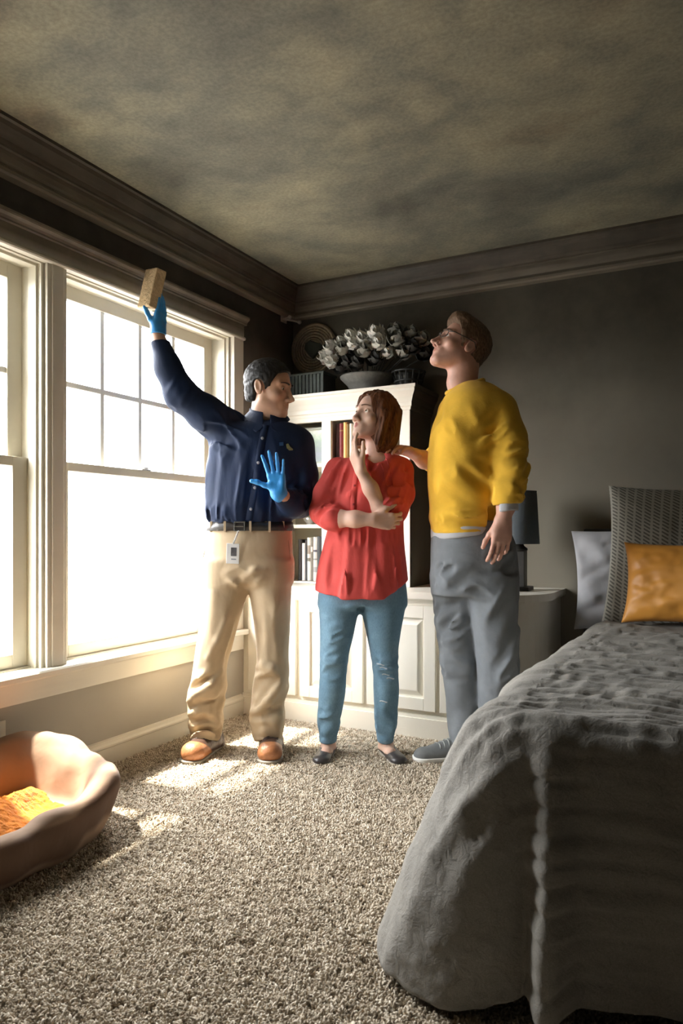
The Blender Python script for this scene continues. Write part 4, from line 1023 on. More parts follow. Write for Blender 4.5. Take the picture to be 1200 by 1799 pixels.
def skin_mat(name, col, red=(0.50, 0.19, 0.14)):
    m, nt, b = new_mat(name)
    c = ramp(nt, noise(nt, 22, 4), [(0.3, tuple(v * 0.90 for v in col)), (0.7, tuple(min(1, v * 1.08) for v in col))])
    at = N(nt, 'ShaderNodeAttribute', attribute_name='lips'); c = mixc(nt, at.outputs['Fac'], c, red)
    nt.links.new(c, b.inputs['Base Color']); b.inputs['Roughness'].default_value = 0.48; b.inputs['Specular IOR Level'].default_value = 0.4
    b.inputs['Subsurface Weight'].default_value = 0.12; b.inputs['Subsurface Radius'].default_value = (0.012, 0.005, 0.003); b.inputs['Subsurface Scale'].default_value = 0.6
    bump(nt, b, noise(nt, 260, 3), 0.12, 0.002); return m
def hair_mat(name, c1, c2, sx=(1, 1, 0.12)):
    m, nt, b = new_mat(name)
    n = noise(nt, 170, 4, 0.6, mapping=sx)
    nt.links.new(ramp(nt, n, [(0.3, c1), (0.7, c2)]), b.inputs['Base Color']); b.inputs['Roughness'].default_value = 0.55; b.inputs['Specular IOR Level'].default_value = 0.2
    bump(nt, b, n, 0.5, 0.006); return m
def eye_mat(name, iris):
    m, nt, b = new_mat(name); tc = nt.nodes.new('ShaderNodeTexCoord'); s = nt.nodes.new('ShaderNodeSeparateXYZ'); nt.links.new(tc.outputs['Object'], s.inputs[0])
    l = N(nt, 'ShaderNodeVectorMath', operation='LENGTH'); cb = nt.nodes.new('ShaderNodeCombineXYZ'); nt.links.new(s.outputs[0], cb.inputs[0]); nt.links.new(s.outputs[2], cb.inputs[2]); nt.links.new(cb.outputs[0], l.inputs[0])
    mr = N(nt, 'ShaderNodeMapRange'); mr.inputs[2].default_value = 0.012; nt.links.new(l.outputs['Value'], mr.inputs[0])
    nt.links.new(ramp(nt, mr.outputs[0], [(0.0, (0.01, 0.01, 0.01)), (0.19, (0.01, 0.01, 0.01)), (0.22, iris), (0.46, iris), (0.52, (0.78, 0.74, 0.70))]), b.inputs['Base Color']); b.inputs['Roughness'].default_value = 0.08
    return m
def add_eyes(person, c, R, sc, mat, look=(0, 1, 0)):
    for s in (-1, 1):
        bm = bmesh.new(); bmesh.ops.create_uvsphere(bm, u_segments=20, v_segments=14, radius=0.0128 * sc)
        e = obj('eye', bm, mat, person, smooth=True)
        p = np.asarray(c) + np.asarray(R) @ np.array((s * 0.032, 0.0715, -0.001)) * sc
        M = np.eye(4); M[:3, :3] = R; M[:3, 3] = p; e.matrix_local = Matrix(M.tolist()) @ Matrix.Rotation(look[2] * 0.4, 4, 'X') @ Matrix.Rotation(-look[0] * 0.5, 4, 'Z')
def add_brows(person, c, R, sc, mat, th=0.0035, lift=0.0):
    for s in (-1, 1):
        bm = bmesh.new(); pts = []
        for t in np.linspace(0, 1, 7):
            q = np.array((s * (0.013 + 0.037 * t), 0.0985 - 0.021 * t ** 1.6, 0.0185 + lift + 0.0065 * math.sin(t * 2.3) - 0.004 * t)); pts.append(np.asarray(c) + np.asarray(R) @ q * sc)
        bm_tube(bm, pts, th * sc, 6, th * 0.5 * sc); obj('eyebrow', bm, mat, person, smooth=True)
def hand(F, wrist, Z, X, n, sc=1.0, fingers=None, thumb=(48, 15, 15, 0.2), k=0.006, rad=1.0):
    """palm, four fingers of different lengths and a thumb. Z to the fingertips, X to the thumb side, n out of the palm"""
    w = np.asarray(wrist, np.float32); Z, n = unit(Z), unit(n); X = unit(np.asarray(X, np.float32) - Z * float(np.dot(X, Z))); n = unit(n - Z * float(np.dot(n, Z)) - X * float(np.dot(n, X)))
    fingers = fingers or [(6, 12, 14, 10)] * 4
    off = (0.028, 0.0095, -0.0095, -0.027); base = (0.090, 0.094, 0.090, 0.081); LL = ((.042, .026, .021), (.047, .029, .022), (.043, .027, .022), (.034, .021, .019)); rr = (.0092, .0094, .0089, .0078)
    pl = lambda a, b, c=0.0: w + (X * a + Z * b + n * c) * sc
    for i in range(4):
        F.cone(pl(off[i] * 0.55, 0.004), pl(off[i], base[i] - 0.006), 0.0155 * sc * rad, 0.0125 * sc * rad, 0.014 * sc)
    F.cone(pl(0.014, 0.012, 0.004), pl(0.031, 0.046, 0.008), 0.016 * sc * rad, 0.0135 * sc * rad, 0.014 * sc)
    F.cone(pl(-0.020, 0.015, 0.004), pl(-0.026, 0.05, 0.005), 0.013 * sc * rad, 0.012 * sc * rad, 0.014 * sc)
    for i, (sp, *curl) in enumerate(fingers):
        s = math.radians(sp); Zp = Z * math.cos(s) + X * math.sin(s); p = pl(off[i], base[i] - 0.012); r = rr[i] * sc * rad; th = 0.0
        q = p + Zp * 0.012 * sc; F.cone(p, q, 0.011 * sc * rad, r, k); p = q
        for j in range(3):
            th += math.radians(curl[j]); dr = Zp * math.cos(th) + n * math.sin(th); q = p + dr * LL[i][j] * sc
            F.cone(p, q, r, r * 0.91, 0.004); p = q; r *= 0.91
    a, c1, c2, nn = thumb; a = math.radians(a); p = pl(0.026, 0.032, 0.006); r = 0.0118 * sc * rad
    for L, cc in ((0.036, 0), (0.032, c1), (0.026, c2)):
        a -= math.radians(cc); dr = unit(X * math.sin(a) + Z * math.cos(a) + n * nn); q = p + dr * L * sc; F.cone(p, q, r, r * 0.9, 0.008 * sc); p = q; r *= 0.9
def shoe(person, name, heel, toe, W, h, mats, kind):
    """heel and toe given on the floor in the person's frame"""
    heel, toe = np.array(heel), np.array(toe); v = toe - heel; L = float(np.hypot(v[0], v[1])); yaw = math.atan2(-v[0], v[1])
    F = Field(axis(-0.075, 0.075, 0.004), axis(-0.06, L + 0.05, 0.0045), axis(-0.01, h + 0.06, 0.004)); hw = W / 2
    if kind == 'boot':
        F.cone(V3(0, 0.035, 0.045), V3(0, 0.04, h), hw * .82, hw * 0.84, 0.03)
        F.cone(V3(0, 0.03, 0.04), V3(0, L - hw * 1.1, 0.045), hw * .85, hw * 0.98, 0.03, (V3(0, 0, 1), 0.86)); F.cone(V3(0, 0.06, 0.040), V3(0, L * 0.62, 0.046), hw * 0.68, hw * 0.60, 0.03)
        F.plane((0, 0, 0.018), (0, 0, -1), 0.006); F.plane((0, 0, h + 0.01), (0, 0, 1), 0.008)
    elif kind == 'sneaker':
        F.cone(V3(0, 0.035, 0.04), V3(0, 0.04, h), hw * .8, hw * 0.86, 0.03)
        F.cone(V3(0, 0.03, 0.034), V3(0, L - hw, 0.030), hw * .82, hw * 0.92, 0.03, (V3(0, 0, 1), 0.72)); F.cone(V3(0, 0.06, h - 0.018), V3(0, L * 0.66, 0.045), hw * 0.72, hw * 0.5, 0.03)
        F.plane((0, 0, 0.020), (0, 0, -1), 0.004); F.plane((0, 0, h + 0.004), (0, 0, 1), 0.006)
    else:
        F.cone(V3(0, 0.03, 0.026), V3(0, L - hw * .9, 0.020), hw * .84, hw * 0.88, 0.02, (V3(0, 0, 1), 0.62)); F.cone(V3(0, 0.02, 0.04), V3(0, 0.03, 0.05), hw * .7, hw * .72, 0.02)
        F.cone(V3(0, 0.045, 0.085), V3(0, L - hw * 1.55, 0.075), hw * .60, hw * 0.62, 0.012, None, 'cut')
        F.plane((0, 0, 0.012), (0, 0, -1), 0.004); F.plane((0, 0, 0.055), (0, 0, 1), 0.006)
    F.wob((30, 30, 30), 0.0015, 1.0)
    me = F.mesh(name); v = verts(me); set_mask(me, 'dark', np.clip((L * 0.60 - v[:, 1] + 1.2 * (v[:, 2] - 0.05)) / 0.006, 0, 1) * (kind == 'boot'))
    o = link(name, me, mats[0], person, smooth=True); o.location = (heel[0], heel[1], 0); o.rotation_euler = (0, 0, yaw)
    S = Field(axis(-0.075, 0.075, 0.004), axis(-0.06, L + 0.05, 0.0045), axis(-0.006, 0.05, 0.003)); th = {'boot': 0.024, 'sneaker': 0.028, 'flat': 0.013}[kind]
    S.cone(V3(0, 0.03, 0.03), V3(0, L - hw, 0.03), hw * .93, hw * 1.04, 0.02); S.plane((0, 0, th), (0, 0, 1), 0.003); S.plane((0, 0, 0.0), (0, 0, -1), 0.003)
    link('sole', S.mesh('sole'), mats[1], o, smooth=True)
    if kind != 'flat':
        n = 5 if kind == 'sneaker' else 4
        for q in range(n):
            t = q / (n - 1); y = (0.088 if kind == 'boot' else 0.095) + (L * 0.60 - 0.09) * t; i = int(np.argmin(np.abs(F.ax[1] - y))); c = int(np.argmin(np.abs(F.ax[0])))
            pts = []
            for xx in np.linspace(-0.6, 0.6, 7) * hw:
                ci = int(np.argmin(np.abs(F.ax[0] - xx))); col = np.nonzero(F.f[ci, i] < 0)[0]; zt = float(F.ax[2][col[-1]]) if len(col) else 0.05; pts.append((xx, y + 0.006 * (1 if xx > 0 else -1), zt + 0.003))
            bm = bmesh.new(); bm_tube(bm, pts, 0.0032, 6); obj('lace', bm, mats[2], o, smooth=True)
    return o
def strip(F, pts_xz, w, th, name, m, person, off=0.0008, along='x'):
    """a band lying on the front of a garment through (x, z) points"""
    P_ = np.array(pts_xz, float); sl = np.r_[0, np.cumsum(np.hypot(*np.diff(P_, axis=0).T))]; n = max(6, int(sl[-1] / 0.008)); q = np.linspace(0, sl[-1], n)
    xs, zs = np.interp(q, sl, P_[:, 0]), np.interp(q, sl, P_[:, 1]); V = []; Q = []; prof = (-1, -0.9, 0, 0.9, 1)
    for i in range(n):
        a, b = max(0, i - 1), min(n - 1, i + 1); t = unit((xs[b] - xs[a], 0, zs[b] - zs[a])); nrm = np.array((-t[2], 0, t[0]))
        for s in prof:
            p = np.array((xs[i], 0, zs[i])) + nrm * s * w / 2; y = front_y(F, p[0], p[2]); V.append((p[0], y - (off + th if abs(s) < 1 else -0.003), p[2]))
    k = len(prof)
    for i in range(n - 1):
        for j in range(k - 1): o = i * k + j; Q.append((o, o + k, o + k + 1, o + 1))
    return link(name, quads(name, np.array(V), np.array(Q)), m, person, smooth=True)
def ridge(F, pts, r, k=0.03, sink=0.5, op='add'):
    """a rolled fold lying on the front of the cloth through (x, z) points"""
    q = [(x, front_y(F, x, z), z) for x, z in pts]; n = len(q)
    for i in range(n - 1):
        ra = r * (0.45 if i == 0 else 1); rb = r * (0.45 if i == n - 2 else 1); s_ = sink if op == 'add' else -0.55
        F.cone(V3(q[i][0], q[i][1] + ra * s_, q[i][2]), V3(q[i + 1][0], q[i + 1][1] + rb * s_, q[i + 1][2]), ra, rb, k, None, op)
def placed_disc(F, x, z, r, m, name, person, th=0.003):
    y = front_y(F, x, z); bm = bmesh.new(); lathe(bm, [(0, 0), (r, 0), (r, th * .7), (r * .8, th), (0, th)], 14, mat=Matrix.Rotation(PI / 2, 4, 'X')); o = obj(name, bm, m, person, smooth=True); o.location = (x, y + 0.001, z); return o
m_black = M_plain('belt_leather', (0.022, 0.018, 0.016), 0.4, 0.2, 40, 0.1, 90); m_steel = M_plain('buckle_steel', (0.75, 0.75, 0.73), 0.25, 0.05, 20, metal=1.0)

# ------------------------------------------------------------------ technician: navy shirt, khaki trousers, blue gloves
ANCHOR = (0.3804, -1.0587, 0.0)
T = thing('person', 'man in navy work shirt and khaki trousers reaching a sponge up to the window head', 'person', ANCHOR, FACE)
T_SK = skin_mat('skin_technician', (0.60, 0.36, 0.245))
hc = (0.1215, -0.0100, 1.5985); HS = 1.04; HR = frame((0.93, -0.36, -0.12), 0.0)
F = Field(axis(-0.56, 0.40, 0.011, [(-0.45, -0.30, .0045), (-0.02, 0.29, .003)]), axis(-0.34, 0.22, 0.0035), axis(0.03, 1.98, 0.011, [(1.43, 1.79, .003), (1.80, 1.95, .0045)]))
F.local(hc, HR, 0.19, head_sdf(HS), 0.02)
F.chain([(0.1069, 0.0100, 1.4287, 0.0600), (0.1049, 0.0050, 1.4959, 0.0570), (0.1024, 0.0050, 1.5587, 0.0560)], 0.03)
loft(F, [(1.4287, 0.1056, 0.0100, 0.0944, 0.0600), (1.3319, 0.0816, 0.0000, 0.1569, 0.0900), (1.1813, 0.0502, 0.0000, 0.1380, 0.0900), (1.0056, 0.0414, 0.0000, 0.1343, 0.0900), (0.8049, 0.0314, 0.0000, 0.1318, 0.0900)], 0.03)
F.chain([(-0.0627, 0.0000, 1.3947, 0.0450), (-0.2431, -0.1150, 1.5414, 0.0360), (-0.3203, -0.1450, 1.7419, 0.0300), (-0.3311, -0.1500, 1.7933, 0.0280)], 0.03)
hand(F, (-0.3311, -0.1500, 1.7933), (0.10, 0.06, 1), (-0.30, -0.95, 0), (-0.95, 0.30, 0), 0.95, [(3, -4, 10, 10), (1, -4, 10, 10), (-2, -3, 12, 10), (-6, 0, 14, 12)], (20, 2, 6, 0.55), rad=0.80)
F.chain([(0.2384, 0.0000, 1.3319, 0.0450), (0.2560, 0.0000, 1.1010, 0.0360), (0.1992, -0.2000, 1.1162, 0.0280)], 0.03)
hand(F, (0.1817, -0.2150, 1.1249), (-0.14, -0.15, 1), (-1, 0.1, 0), (-0.1, -1, -0.1), 0.93, [(10, 5, 8, 5), (2, 3, 6, 5), (-6, 6, 8, 6), (-14, 10, 12, 8)], (62, 5, -14, 0.15), rad=0.72)
for pts in ([(-0.0627, 0.0000, 0.8049, 0.0600), (-0.1431, 0.0000, 0.3531, 0.0450), (-0.1581, 0.0000, 0.0519, 0.0360), (-0.1625, -0.0300, 0.0207, 0.0340)], [(0.1255, 0.0000, 0.8049, 0.0600), (0.1330, 0.0000, 0.3531, 0.0450), (0.1170, 0.0100, 0.0491, 0.0360), (0.1250, -0.0200, 0.0177, 0.0340)]): F.chain(pts, 0.03)
me = F.mesh('body'); set_mask(me, 'lips', lip_mask(verts(me), hc, HR, HS) * 0.3); link('body', me, T_SK, T, smooth=True)
add_eyes(T, hc, HR, HS, eye_mat('eye_brown', (0.10, 0.05, 0.025)), (0, 0, -0.6))
m_hT = hair_mat('hair_black_greying', (0.008, 0.007, 0.006), (0.026, 0.023, 0.020)); add_brows(T, hc, HR, HS, m_hT, 0.004)
def short_hair(name, c, R, sc, mat, person, th=0.012, front=0.052, quiff=0.0, nape=-0.062):
    G = Field(*[axis(c[i] - 0.17 * sc, c[i] + 0.17 * sc, 0.0034) for i in range(3)])
    def fn(X, Y, Z):
        x, y, z = np.abs(X) / sc, Y / sc, Z / sc
        e = th * np.clip((z + 0.09) / 0.10, 0.18, 1)
        d = d_ell(x, y, z, (0, -0.012, 0.036), (0.074, 0.096, 0.082)) - e
        d = smin(d, d_ell(x, y, z, (0, -0.045, -0.03), (0.060, 0.058, 0.055)) - e * 0.5, 0.02)
        if quiff: d = smin(d, d_ell(x, y, z, (0, 0.045, 0.092), (0.052, 0.045, 0.026)) - quiff, 0.02)
        d = d + 0.0024 * vnoise(X * 190, Y * 70, Z * 110) + 0.0018 * vnoise(X * 60 + 9, Y * 30, Z * 60)
        # hairline: forehead, temple, sideburn in front of the ear, round the ear, nape
        yl = np.where(z > front, 9.0, np.where(z > 0.0, 0.034 + 0.55 * np.clip(z - 0.012, 0, 1), np.where(z > -0.030, 0.022, -0.030)))
        hl = y - yl - 0.3 * np.clip(x - 0.05, 0, 1)
        fh = np.where(z > front, y - (0.092 - 1.1 * np.clip(0.085 - z, 0, 1)), -1)
        ear = 0.026 - np.sqrt((y + 0.012) ** 2 + ((z + 0.004) * 0.85) ** 2) - np.where(x < 0.05, 1, 0)
        cut = np.maximum(np.maximum(hl, fh), np.maximum(nape - z + np.clip(y, 0, 1) * 0, ear))
        return smax(d, cut, 0.004) * sc
    G.local(c, R, 0.168 * sc, fn, 0); return link(name, G.mesh(name, 0), mat, person, smooth=True)
short_hair('hair', hc, HR, HS, m_hT, T, 0.011, 0.060)
# shirt
m_navy = M_fabric('shirt_navy_twill', (0.008, 0.019, 0.054), 0.7, 900, 0.2, 0.15, 9, 0.3, 14, (1, 1, 0.35), sheen=0.0)
F = Field(axis(-0.50, 0.40, 0.006), axis(-0.31, 0.19, 0.006), axis(0.955, 1.86, 0.006))
loft(F, [(1.4589, 0.1157, 0.0100, 0.0793, 0.0660), (1.4431, 0.1024, 0.0050, 0.1357, 0.0850), (1.4147, 0.0904, 0.0000, 0.1882, 0.1020), (1.3570, 0.0841, 0.0000, 0.2121, 0.1180), (1.2817, 0.0740, 0.0000, 0.2146, 0.1270), (1.1813, 0.0552, 0.0000, 0.2033, 0.1270), (1.0935, 0.0402, 0.0000, 0.1907, 0.1260), (1.0433, 0.0376, 0.0000, 0.1857, 0.1220), (1.0056, 0.0402, 0.0000, 0.1782, 0.1120), (0.9805, 0.0414, 0.0000, 0.1744, 0.1060)], 0.03, 0.02)
F.chain([(-0.0577, 0.0000, 1.4273, 0.0820), (-0.1537, -0.0500, 1.4844, 0.0730), (-0.2431, -0.1150, 1.5511, 0.0600), (-0.2916, -0.1350, 1.6579, 0.0500), (-0.3263, -0.1500, 1.7742, 0.0380)], 0.045)
F.chain([(0.2435, 0.0000, 1.3470, 0.0740), (0.2683, 0.0050, 1.2194, 0.0620), (0.2616, -0.0100, 1.0956, 0.0570), (0.2301, -0.1000, 1.0871, 0.0500), (0.1957, -0.1850, 1.1146, 0.0380)], 0.035)
F.plane((-0.3299, -0.1500, 1.7694), (-0.1, 0, 1), 0.004, (-0.6, -0.5, 1.70), (-0.2, 0.5, 2.2))
for fx, fa, s_ in ((392, (0.10, 0, 1), 1), (425, (0.16, 0, 1), 2), (470, (0.12, 0, 1), 3)):
    F.folds(((fx - 425) * 0.00251, -0.05, 1.18), (0.13, 0.2, 0.24), fa, 0.036, 0.0085, s_, 7)
F.folds((-0.0565, -0.0400, 1.4017), (0.16, 0.2, 0.13), (0.75, 0, -0.6), 0.035, 0.008, 4, 6); F.folds((-0.0920, -0.0500, 1.0421), (0.2, 0.2, 0.07), (0.1, 0, 1), 0.022, 0.006, 5, 5)
F.folds((-0.2464, -0.1000, 1.5637), (0.11, 0.12, 0.12), (0.5, 0, 0.8), 0.035, 0.006, 6, 3); F.folds((-0.3096, -0.1400, 1.7048), (0.08, 0.1, 0.08), (1, 0, 0.1), 0.03, 0.0022, 7, 4)
F.folds((0.2539, -0.0500, 1.1286), (0.13, 0.2, 0.12), (0.9, -0.3, 0.35), 0.03, 0.007, 8, 4)
shF = F; shirt = link('shirt', F.mesh('shirt'), m_navy, T, smooth=True)
pts = [(0.1129, 0.0000, 1.4273), (0.0979, 0.0000, 1.3319), (0.0803, 0.0000, 1.2064), (0.0602, 0.0000, 1.0935), (0.0452, 0.0000, 1.0182)]; strip(F, [(p[0], p[2]) for p in pts], 0.030, 0.0015, 'placket', m_navy, shirt)
m_btn = M_plain('shirt_button', (0.32, 0.32, 0.34), 0.35)
for p in ((0.1029, 0.0000, 1.3671), (0.0878, 0.0000, 1.2616), (0.0728, 0.0000, 1.1562), (0.0552, 0.0000, 1.0659)): placed_disc(F, p[0], p[2], 0.0065, m_btn, 'button', shirt).location.y -= 0.004
# collar with two points
def collar(person, parent, c, a, b, zlo, zhi, m, open_dir, opening, tip=0.05, tilt=0.35, th=0.0045):
    G = Field(axis(c[0] - a - .06, c[0] + a + .06, .0035), axis(c[1] - b - .06, c[1] + b + .06, .0035), axis(zlo - .10, zhi + .06, .0035))
    od = unit((open_dir[0], open_dir[1], 0))
    def fn(x, y, z):
        dx, dy = x - c[0], y - c[1]; f = dx * od[0] + dy * od[1]; s = np.abs(-dx * od[1] + dy * od[0])
        zz = z + tilt * f; fl = 0.85 * np.clip(zhi - 0.012 - zz, 0, 0.06)
        rho = np.sqrt((dx / (a + fl)) ** 2 + (dy / (b + fl)) ** 2); d = np.abs(rho - 1) * min(a, b) - th
        low = zlo - tip * np.clip(1 - np.abs(s - 0.045) / 0.05, 0, 1) * (f > 0)
        d = smax(d, zz - zhi, 0.004); d = smax(d, low - zz, 0.004)
        gap = opening + 0.55 * np.clip(zhi - zz, 0, 1) * 0 - s
        return smax(d, np.where(f > 0, gap, -1.0), 0.003)
    G.apply((-9,) * 3, (9,) * 3, fn); return link('collar', G.mesh('collar'), m, parent, smooth=True)
c_ = (0.1069, 0.0100, 1.4892); collar(T, shirt, c_, 0.070, 0.068, c_[2] - 0.022, c_[2] + 0.026, m_navy, (0.12, -1), 0.014, 0.035, 0.36)
# stitched emblem on the chest
m_emb = M_plain('emblem_thread', (0.30, 0.29, 0.13), 0.7, 0.2, 90); m_emb2 = M_plain('emblem_blue', (0.03, 0.09, 0.22), 0.6)
def patch(F, pts, m, name, parent, th=0.003):
    c = np.mean(pts, 0); y0 = [front_y(F, p[0], p[1]) for p in pts]; yc = front_y(F, c[0], c[1]); bm = bmesh.new()
    A = [bm.verts.new((p[0], y - th, p[1])) for p, y in zip(pts, y0)]; Bv = [bm.verts.new((p[0], y + 0.006, p[1])) for p, y in zip(pts, y0)]; cc = bm.verts.new((c[0], yc - th, c[1]))
    for i in range(len(pts)): j = (i + 1) % len(pts); bm.faces.new((A[i], A[j], cc)); bm.faces.new((A[i], Bv[i], Bv[j], A[j]))
    return obj(name, bm, m, parent)
e0 = (0.2158, 0.0000, 1.3294)
patch(F, [(e0[0] + u, e0[2] + v) for u, v in ((-0.013, 0.014), (-0.004, 0.017), (0.004, 0.004), (0.016, -0.006), (0.015, -0.011), (0.0, -0.012), (-0.010, -0.003))], m_emb, 'emblem', shirt)
e1 = (0.1832, 0.0000, 1.3420); patch(F, [(e1[0] + u, e1[2] + v) for u, v in ((-0.009, 0.008), (0.008, 0.010), (0.009, -0.005), (-0.008, -0.007))], m_emb2, 'emblem', shirt)
# trousers
m_khaki = M_fabric('trousers_khaki', (0.47, 0.365, 0.240), 0.8, 800, 0.2, 0.08, 8, 0.35, 12, (1, 1, 0.5))
F = Field(axis(-0.27, 0.26, 0.0062), axis(-0.20, 0.19, 0.0062), axis(0.03, 1.05, 0.0062))
loft(F, [(1.0232, 0.0389, 0.0000, 0.1769, 0.1100), (0.9680, 0.0364, 0.0000, 0.1845, 0.1160), (0.8927, 0.0314, 0.0000, 0.1920, 0.1240), (0.8049, 0.0276, 0.0000, 0.1958, 0.1220), (0.7496, 0.0264, 0.0000, 0.1945, 0.1120)], 0.02, 0.01)
loft(F, [(0.8425, -0.0690, 0.0000, 0.1016, 0.1120), (0.7296, -0.0740, 0.0000, 0.1016, 0.1060), (0.5539, -0.1042, 0.0000, 0.0841, 0.0950), (0.4284, -0.1318, 0.0000, 0.0740, 0.0860), (0.3155, -0.1481, 0.0000, 0.0753, 0.0820), (0.2653, -0.1569, 0.0000, 0.0791, 0.0880), (0.1900, -0.1619, 0.0000, 0.0740, 0.0840), (0.1473, -0.1569, 0.0000, 0.0690, 0.0830), (0.0896, -0.1631, 0.0000, 0.0653, 0.0900), (0.0419, -0.1631, 0.0000, 0.0602, 0.0920)], 0.03, 0.012)
loft(F, [(0.8425, 0.1242, 0.0000, 0.0966, 0.1120), (0.7296, 0.1255, 0.0000, 0.0929, 0.1060), (0.5539, 0.1330, 0.0000, 0.0778, 0.0950), (0.4284, 0.1355, 0.0000, 0.0703, 0.0860), (0.3280, 0.1355, 0.0000, 0.0728, 0.0840), (0.2904, 0.1293, 0.0000, 0.0765, 0.0880), (0.2025, 0.1129, 0.0000, 0.0728, 0.0820), (0.1774, 0.1117, 0.0000, 0.0740, 0.0840), (0.1021, 0.1155, 0.0000, 0.0678, 0.0900), (0.0519, 0.1155, 0.0000, 0.0602, 0.0920)], 0.03, 0.012)
for cx, cy, rx, rz, ad, wv, am, sd_ in ((370, 1215, .11, .13, (0.8, 0, 0.5), .05, .016, 1), (365, 1275, .11, .10, (1, 0, 0.15), .04, .014, 2), (475, 1200, .10, .11, (0.8, 0, 0.6), .05, .014, 3), (470, 1262, .10, .10, (1, 0, -0.2), .04, .014, 4),
                                      (385, 1110, .10, .2, (0.15, 0, 1), .055, .008, 5), (480, 1100, .09, .2, (-0.05, 0, 1), .055, .008, 6), (437, 1010, .12, .08, (0.7, 0, 0.5), .04, .008, 7), (437, 1010, .12, .08, (-0.7, 0, 0.5), .04, .006, 8)):
    F.folds(((cx - 425) * 3.2 / 1275, -0.04, 0.968 + (935 - cy) * 3.2 / 1275), (rx, 0.22, rz), ad, wv, am, sd_, 4)
# pressed crease down each leg
for xs in (((-0.105, 0.70), (-0.128, 0.38)), ((0.118, 0.70), (0.12, 0.38))):
    F.cone(V3(xs[0][0], -0.085, xs[0][1]), V3(xs[1][0], -0.072, xs[1][1]), 0.012, 0.010, 0.03)
for pts, r in (([(-0.2234, 0.0000, 0.2376), (-0.1832, 0.0000, 0.2728), (-0.1330, 0.0000, 0.3029), (-0.0828, 0.0000, 0.3631)], .016), ([(-0.2209, 0.0000, 0.1774), (-0.1832, 0.0000, 0.1950), (-0.1380, 0.0000, 0.1925), (-0.0929, 0.0000, 0.1573)], .017), ([(-0.2133, 0.0000, 0.1172), (-0.1832, 0.0000, 0.1423), (-0.1431, 0.0000, 0.1473), (-0.1029, 0.0000, 0.1222)], .014), ([(-0.2133, 0.0000, 0.0695), (-0.1631, 0.0000, 0.0921), (-0.1054, 0.0000, 0.0670)], .012),
               ([(0.0728, 0.0000, 0.3782), (0.1029, 0.0000, 0.3933), (0.1380, 0.0000, 0.3832), (0.1631, 0.0000, 0.3481)], .013), ([(0.0477, 0.0000, 0.1849), (0.0828, 0.0000, 0.2025), (0.1230, 0.0000, 0.2477), (0.1732, 0.0000, 0.3129)], .017), ([(0.0527, 0.0000, 0.1473), (0.1029, 0.0000, 0.1624), (0.1481, 0.0000, 0.1473), (0.1782, 0.0000, 0.1724)], .015), ([(0.0602, 0.0000, 0.0871), (0.1079, 0.0000, 0.1122), (0.1631, 0.0000, 0.0921)], .013), ([(-0.1330, 0.0000, 0.4284), (-0.0929, 0.0000, 0.5037), (-0.0577, 0.0000, 0.5915)], .010), ([(0.0276, 0.0000, 0.7747), (0.0678, 0.0000, 0.8049), (0.1129, 0.0000, 0.8099)], .009)):
    ridge(F, [(p[0], p[2]) for p in pts], r, 0.022)
for pts, r in (([(-0.2184, 0.0000, 0.2125), (-0.1732, 0.0000, 0.2376), (-0.0929, 0.0000, 0.2477)], .012), ([(-0.2083, 0.0000, 0.1423), (-0.1581, 0.0000, 0.1699), (-0.1029, 0.0000, 0.1473)], .010), ([(0.0678, 0.0000, 0.2226), (0.1129, 0.0000, 0.2828), (0.1631, 0.0000, 0.3380)], .010), ([(0.0527, 0.0000, 0.1674), (0.1129, 0.0000, 0.1824), (0.1732, 0.0000, 0.2125)], .011)):
    ridge(F, [(p[0], p[2]) for p in pts], r, 0.018, op='cut')
F.apply((-9, -9, 0), (9, 9, 0.2), lambda x, y, z: 0.046 + 0.42 * np.clip(-y - 0.015, 0, 0.09) - z + 0 * x, 0.004, 'and')
trF = F; tr = link('trousers', F.mesh('trousers'), m_khaki, T, smooth=True)
xs = np.linspace(-0.135, 0.21, 16)
zb = (0.0376, 0.0000, 0.9931)[2]
def belt_ring(F, z0, z1, m, name, parent, th=0.005, slope=0.0, mid=0.0):
    V = []; n = 64; cx = mid
    for k in range(n):
        a = 2 * PI * k / n; dx, dy = math.cos(a), math.sin(a)
        for zq in (z0, z1):
            r = 0.02
            kz = int(np.argmin(np.abs(F.ax[2] - zq)))
            while r < 0.4:
                i = int(np.argmin(np.abs(F.ax[0] - (cx + dx * r)))); j = int(np.argmin(np.abs(F.ax[1] - dy * r)))
                if F.f[i, j, kz] > 0: break
                r += 0.003
            V.append((cx + dx * (r + th), dy * (r + th), zq)); V.append((cx + dx * (r - 0.01), dy * (r - 0.01), zq))
    V = np.array(V); Q = []
    for k in range(n):
        o, p = 4 * k, 4 * ((k + 1) % n)
        Q += [(o, p, p + 2, o + 2), (o + 2, p + 2, p + 3, o + 3), (o + 1, p + 1, p, o)]
    return link(name, quads(name, V, np.array(Q)), m, parent)
belt = belt_ring(F, zb - 0.019, zb + 0.019, m_black, 'belt', T, 0.006, 0, 0.037)
bx, bz = (0.0075, 0.0000, 0.9906)[0], zb; by = front_y(F, bx, bz) - 0.010
bm = bmesh.new()
for q in ((-0.024, 0.024, 0.016, 0.021), (-0.024, 0.024, -0.021, -0.016), (-0.024, -0.019, -0.021, 0.021), (0.019, 0.024, -0.021, 0.021), (-0.022, 0.016, -0.002, 0.002)): bm_box(bm, bx + q[0], bx + q[1], by - 0.004, by + 0.002, bz + q[2], bz + q[3], 0.001)
obj('buckle', bm, m_steel, belt)
for lx in (376, 402, 446, 478, 500):
    x = (lx - 425) * 3.2 / 1275; y = front_y(F, x, bz) - 0.0095; bm = bmesh.new(); bm_box(bm, x - 0.005, x + 0.005, y - 0.0015, y + 0.012, bz - 0.025, bz + 0.022, 0.001); obj('belt_loop', bm, m_khaki, tr)
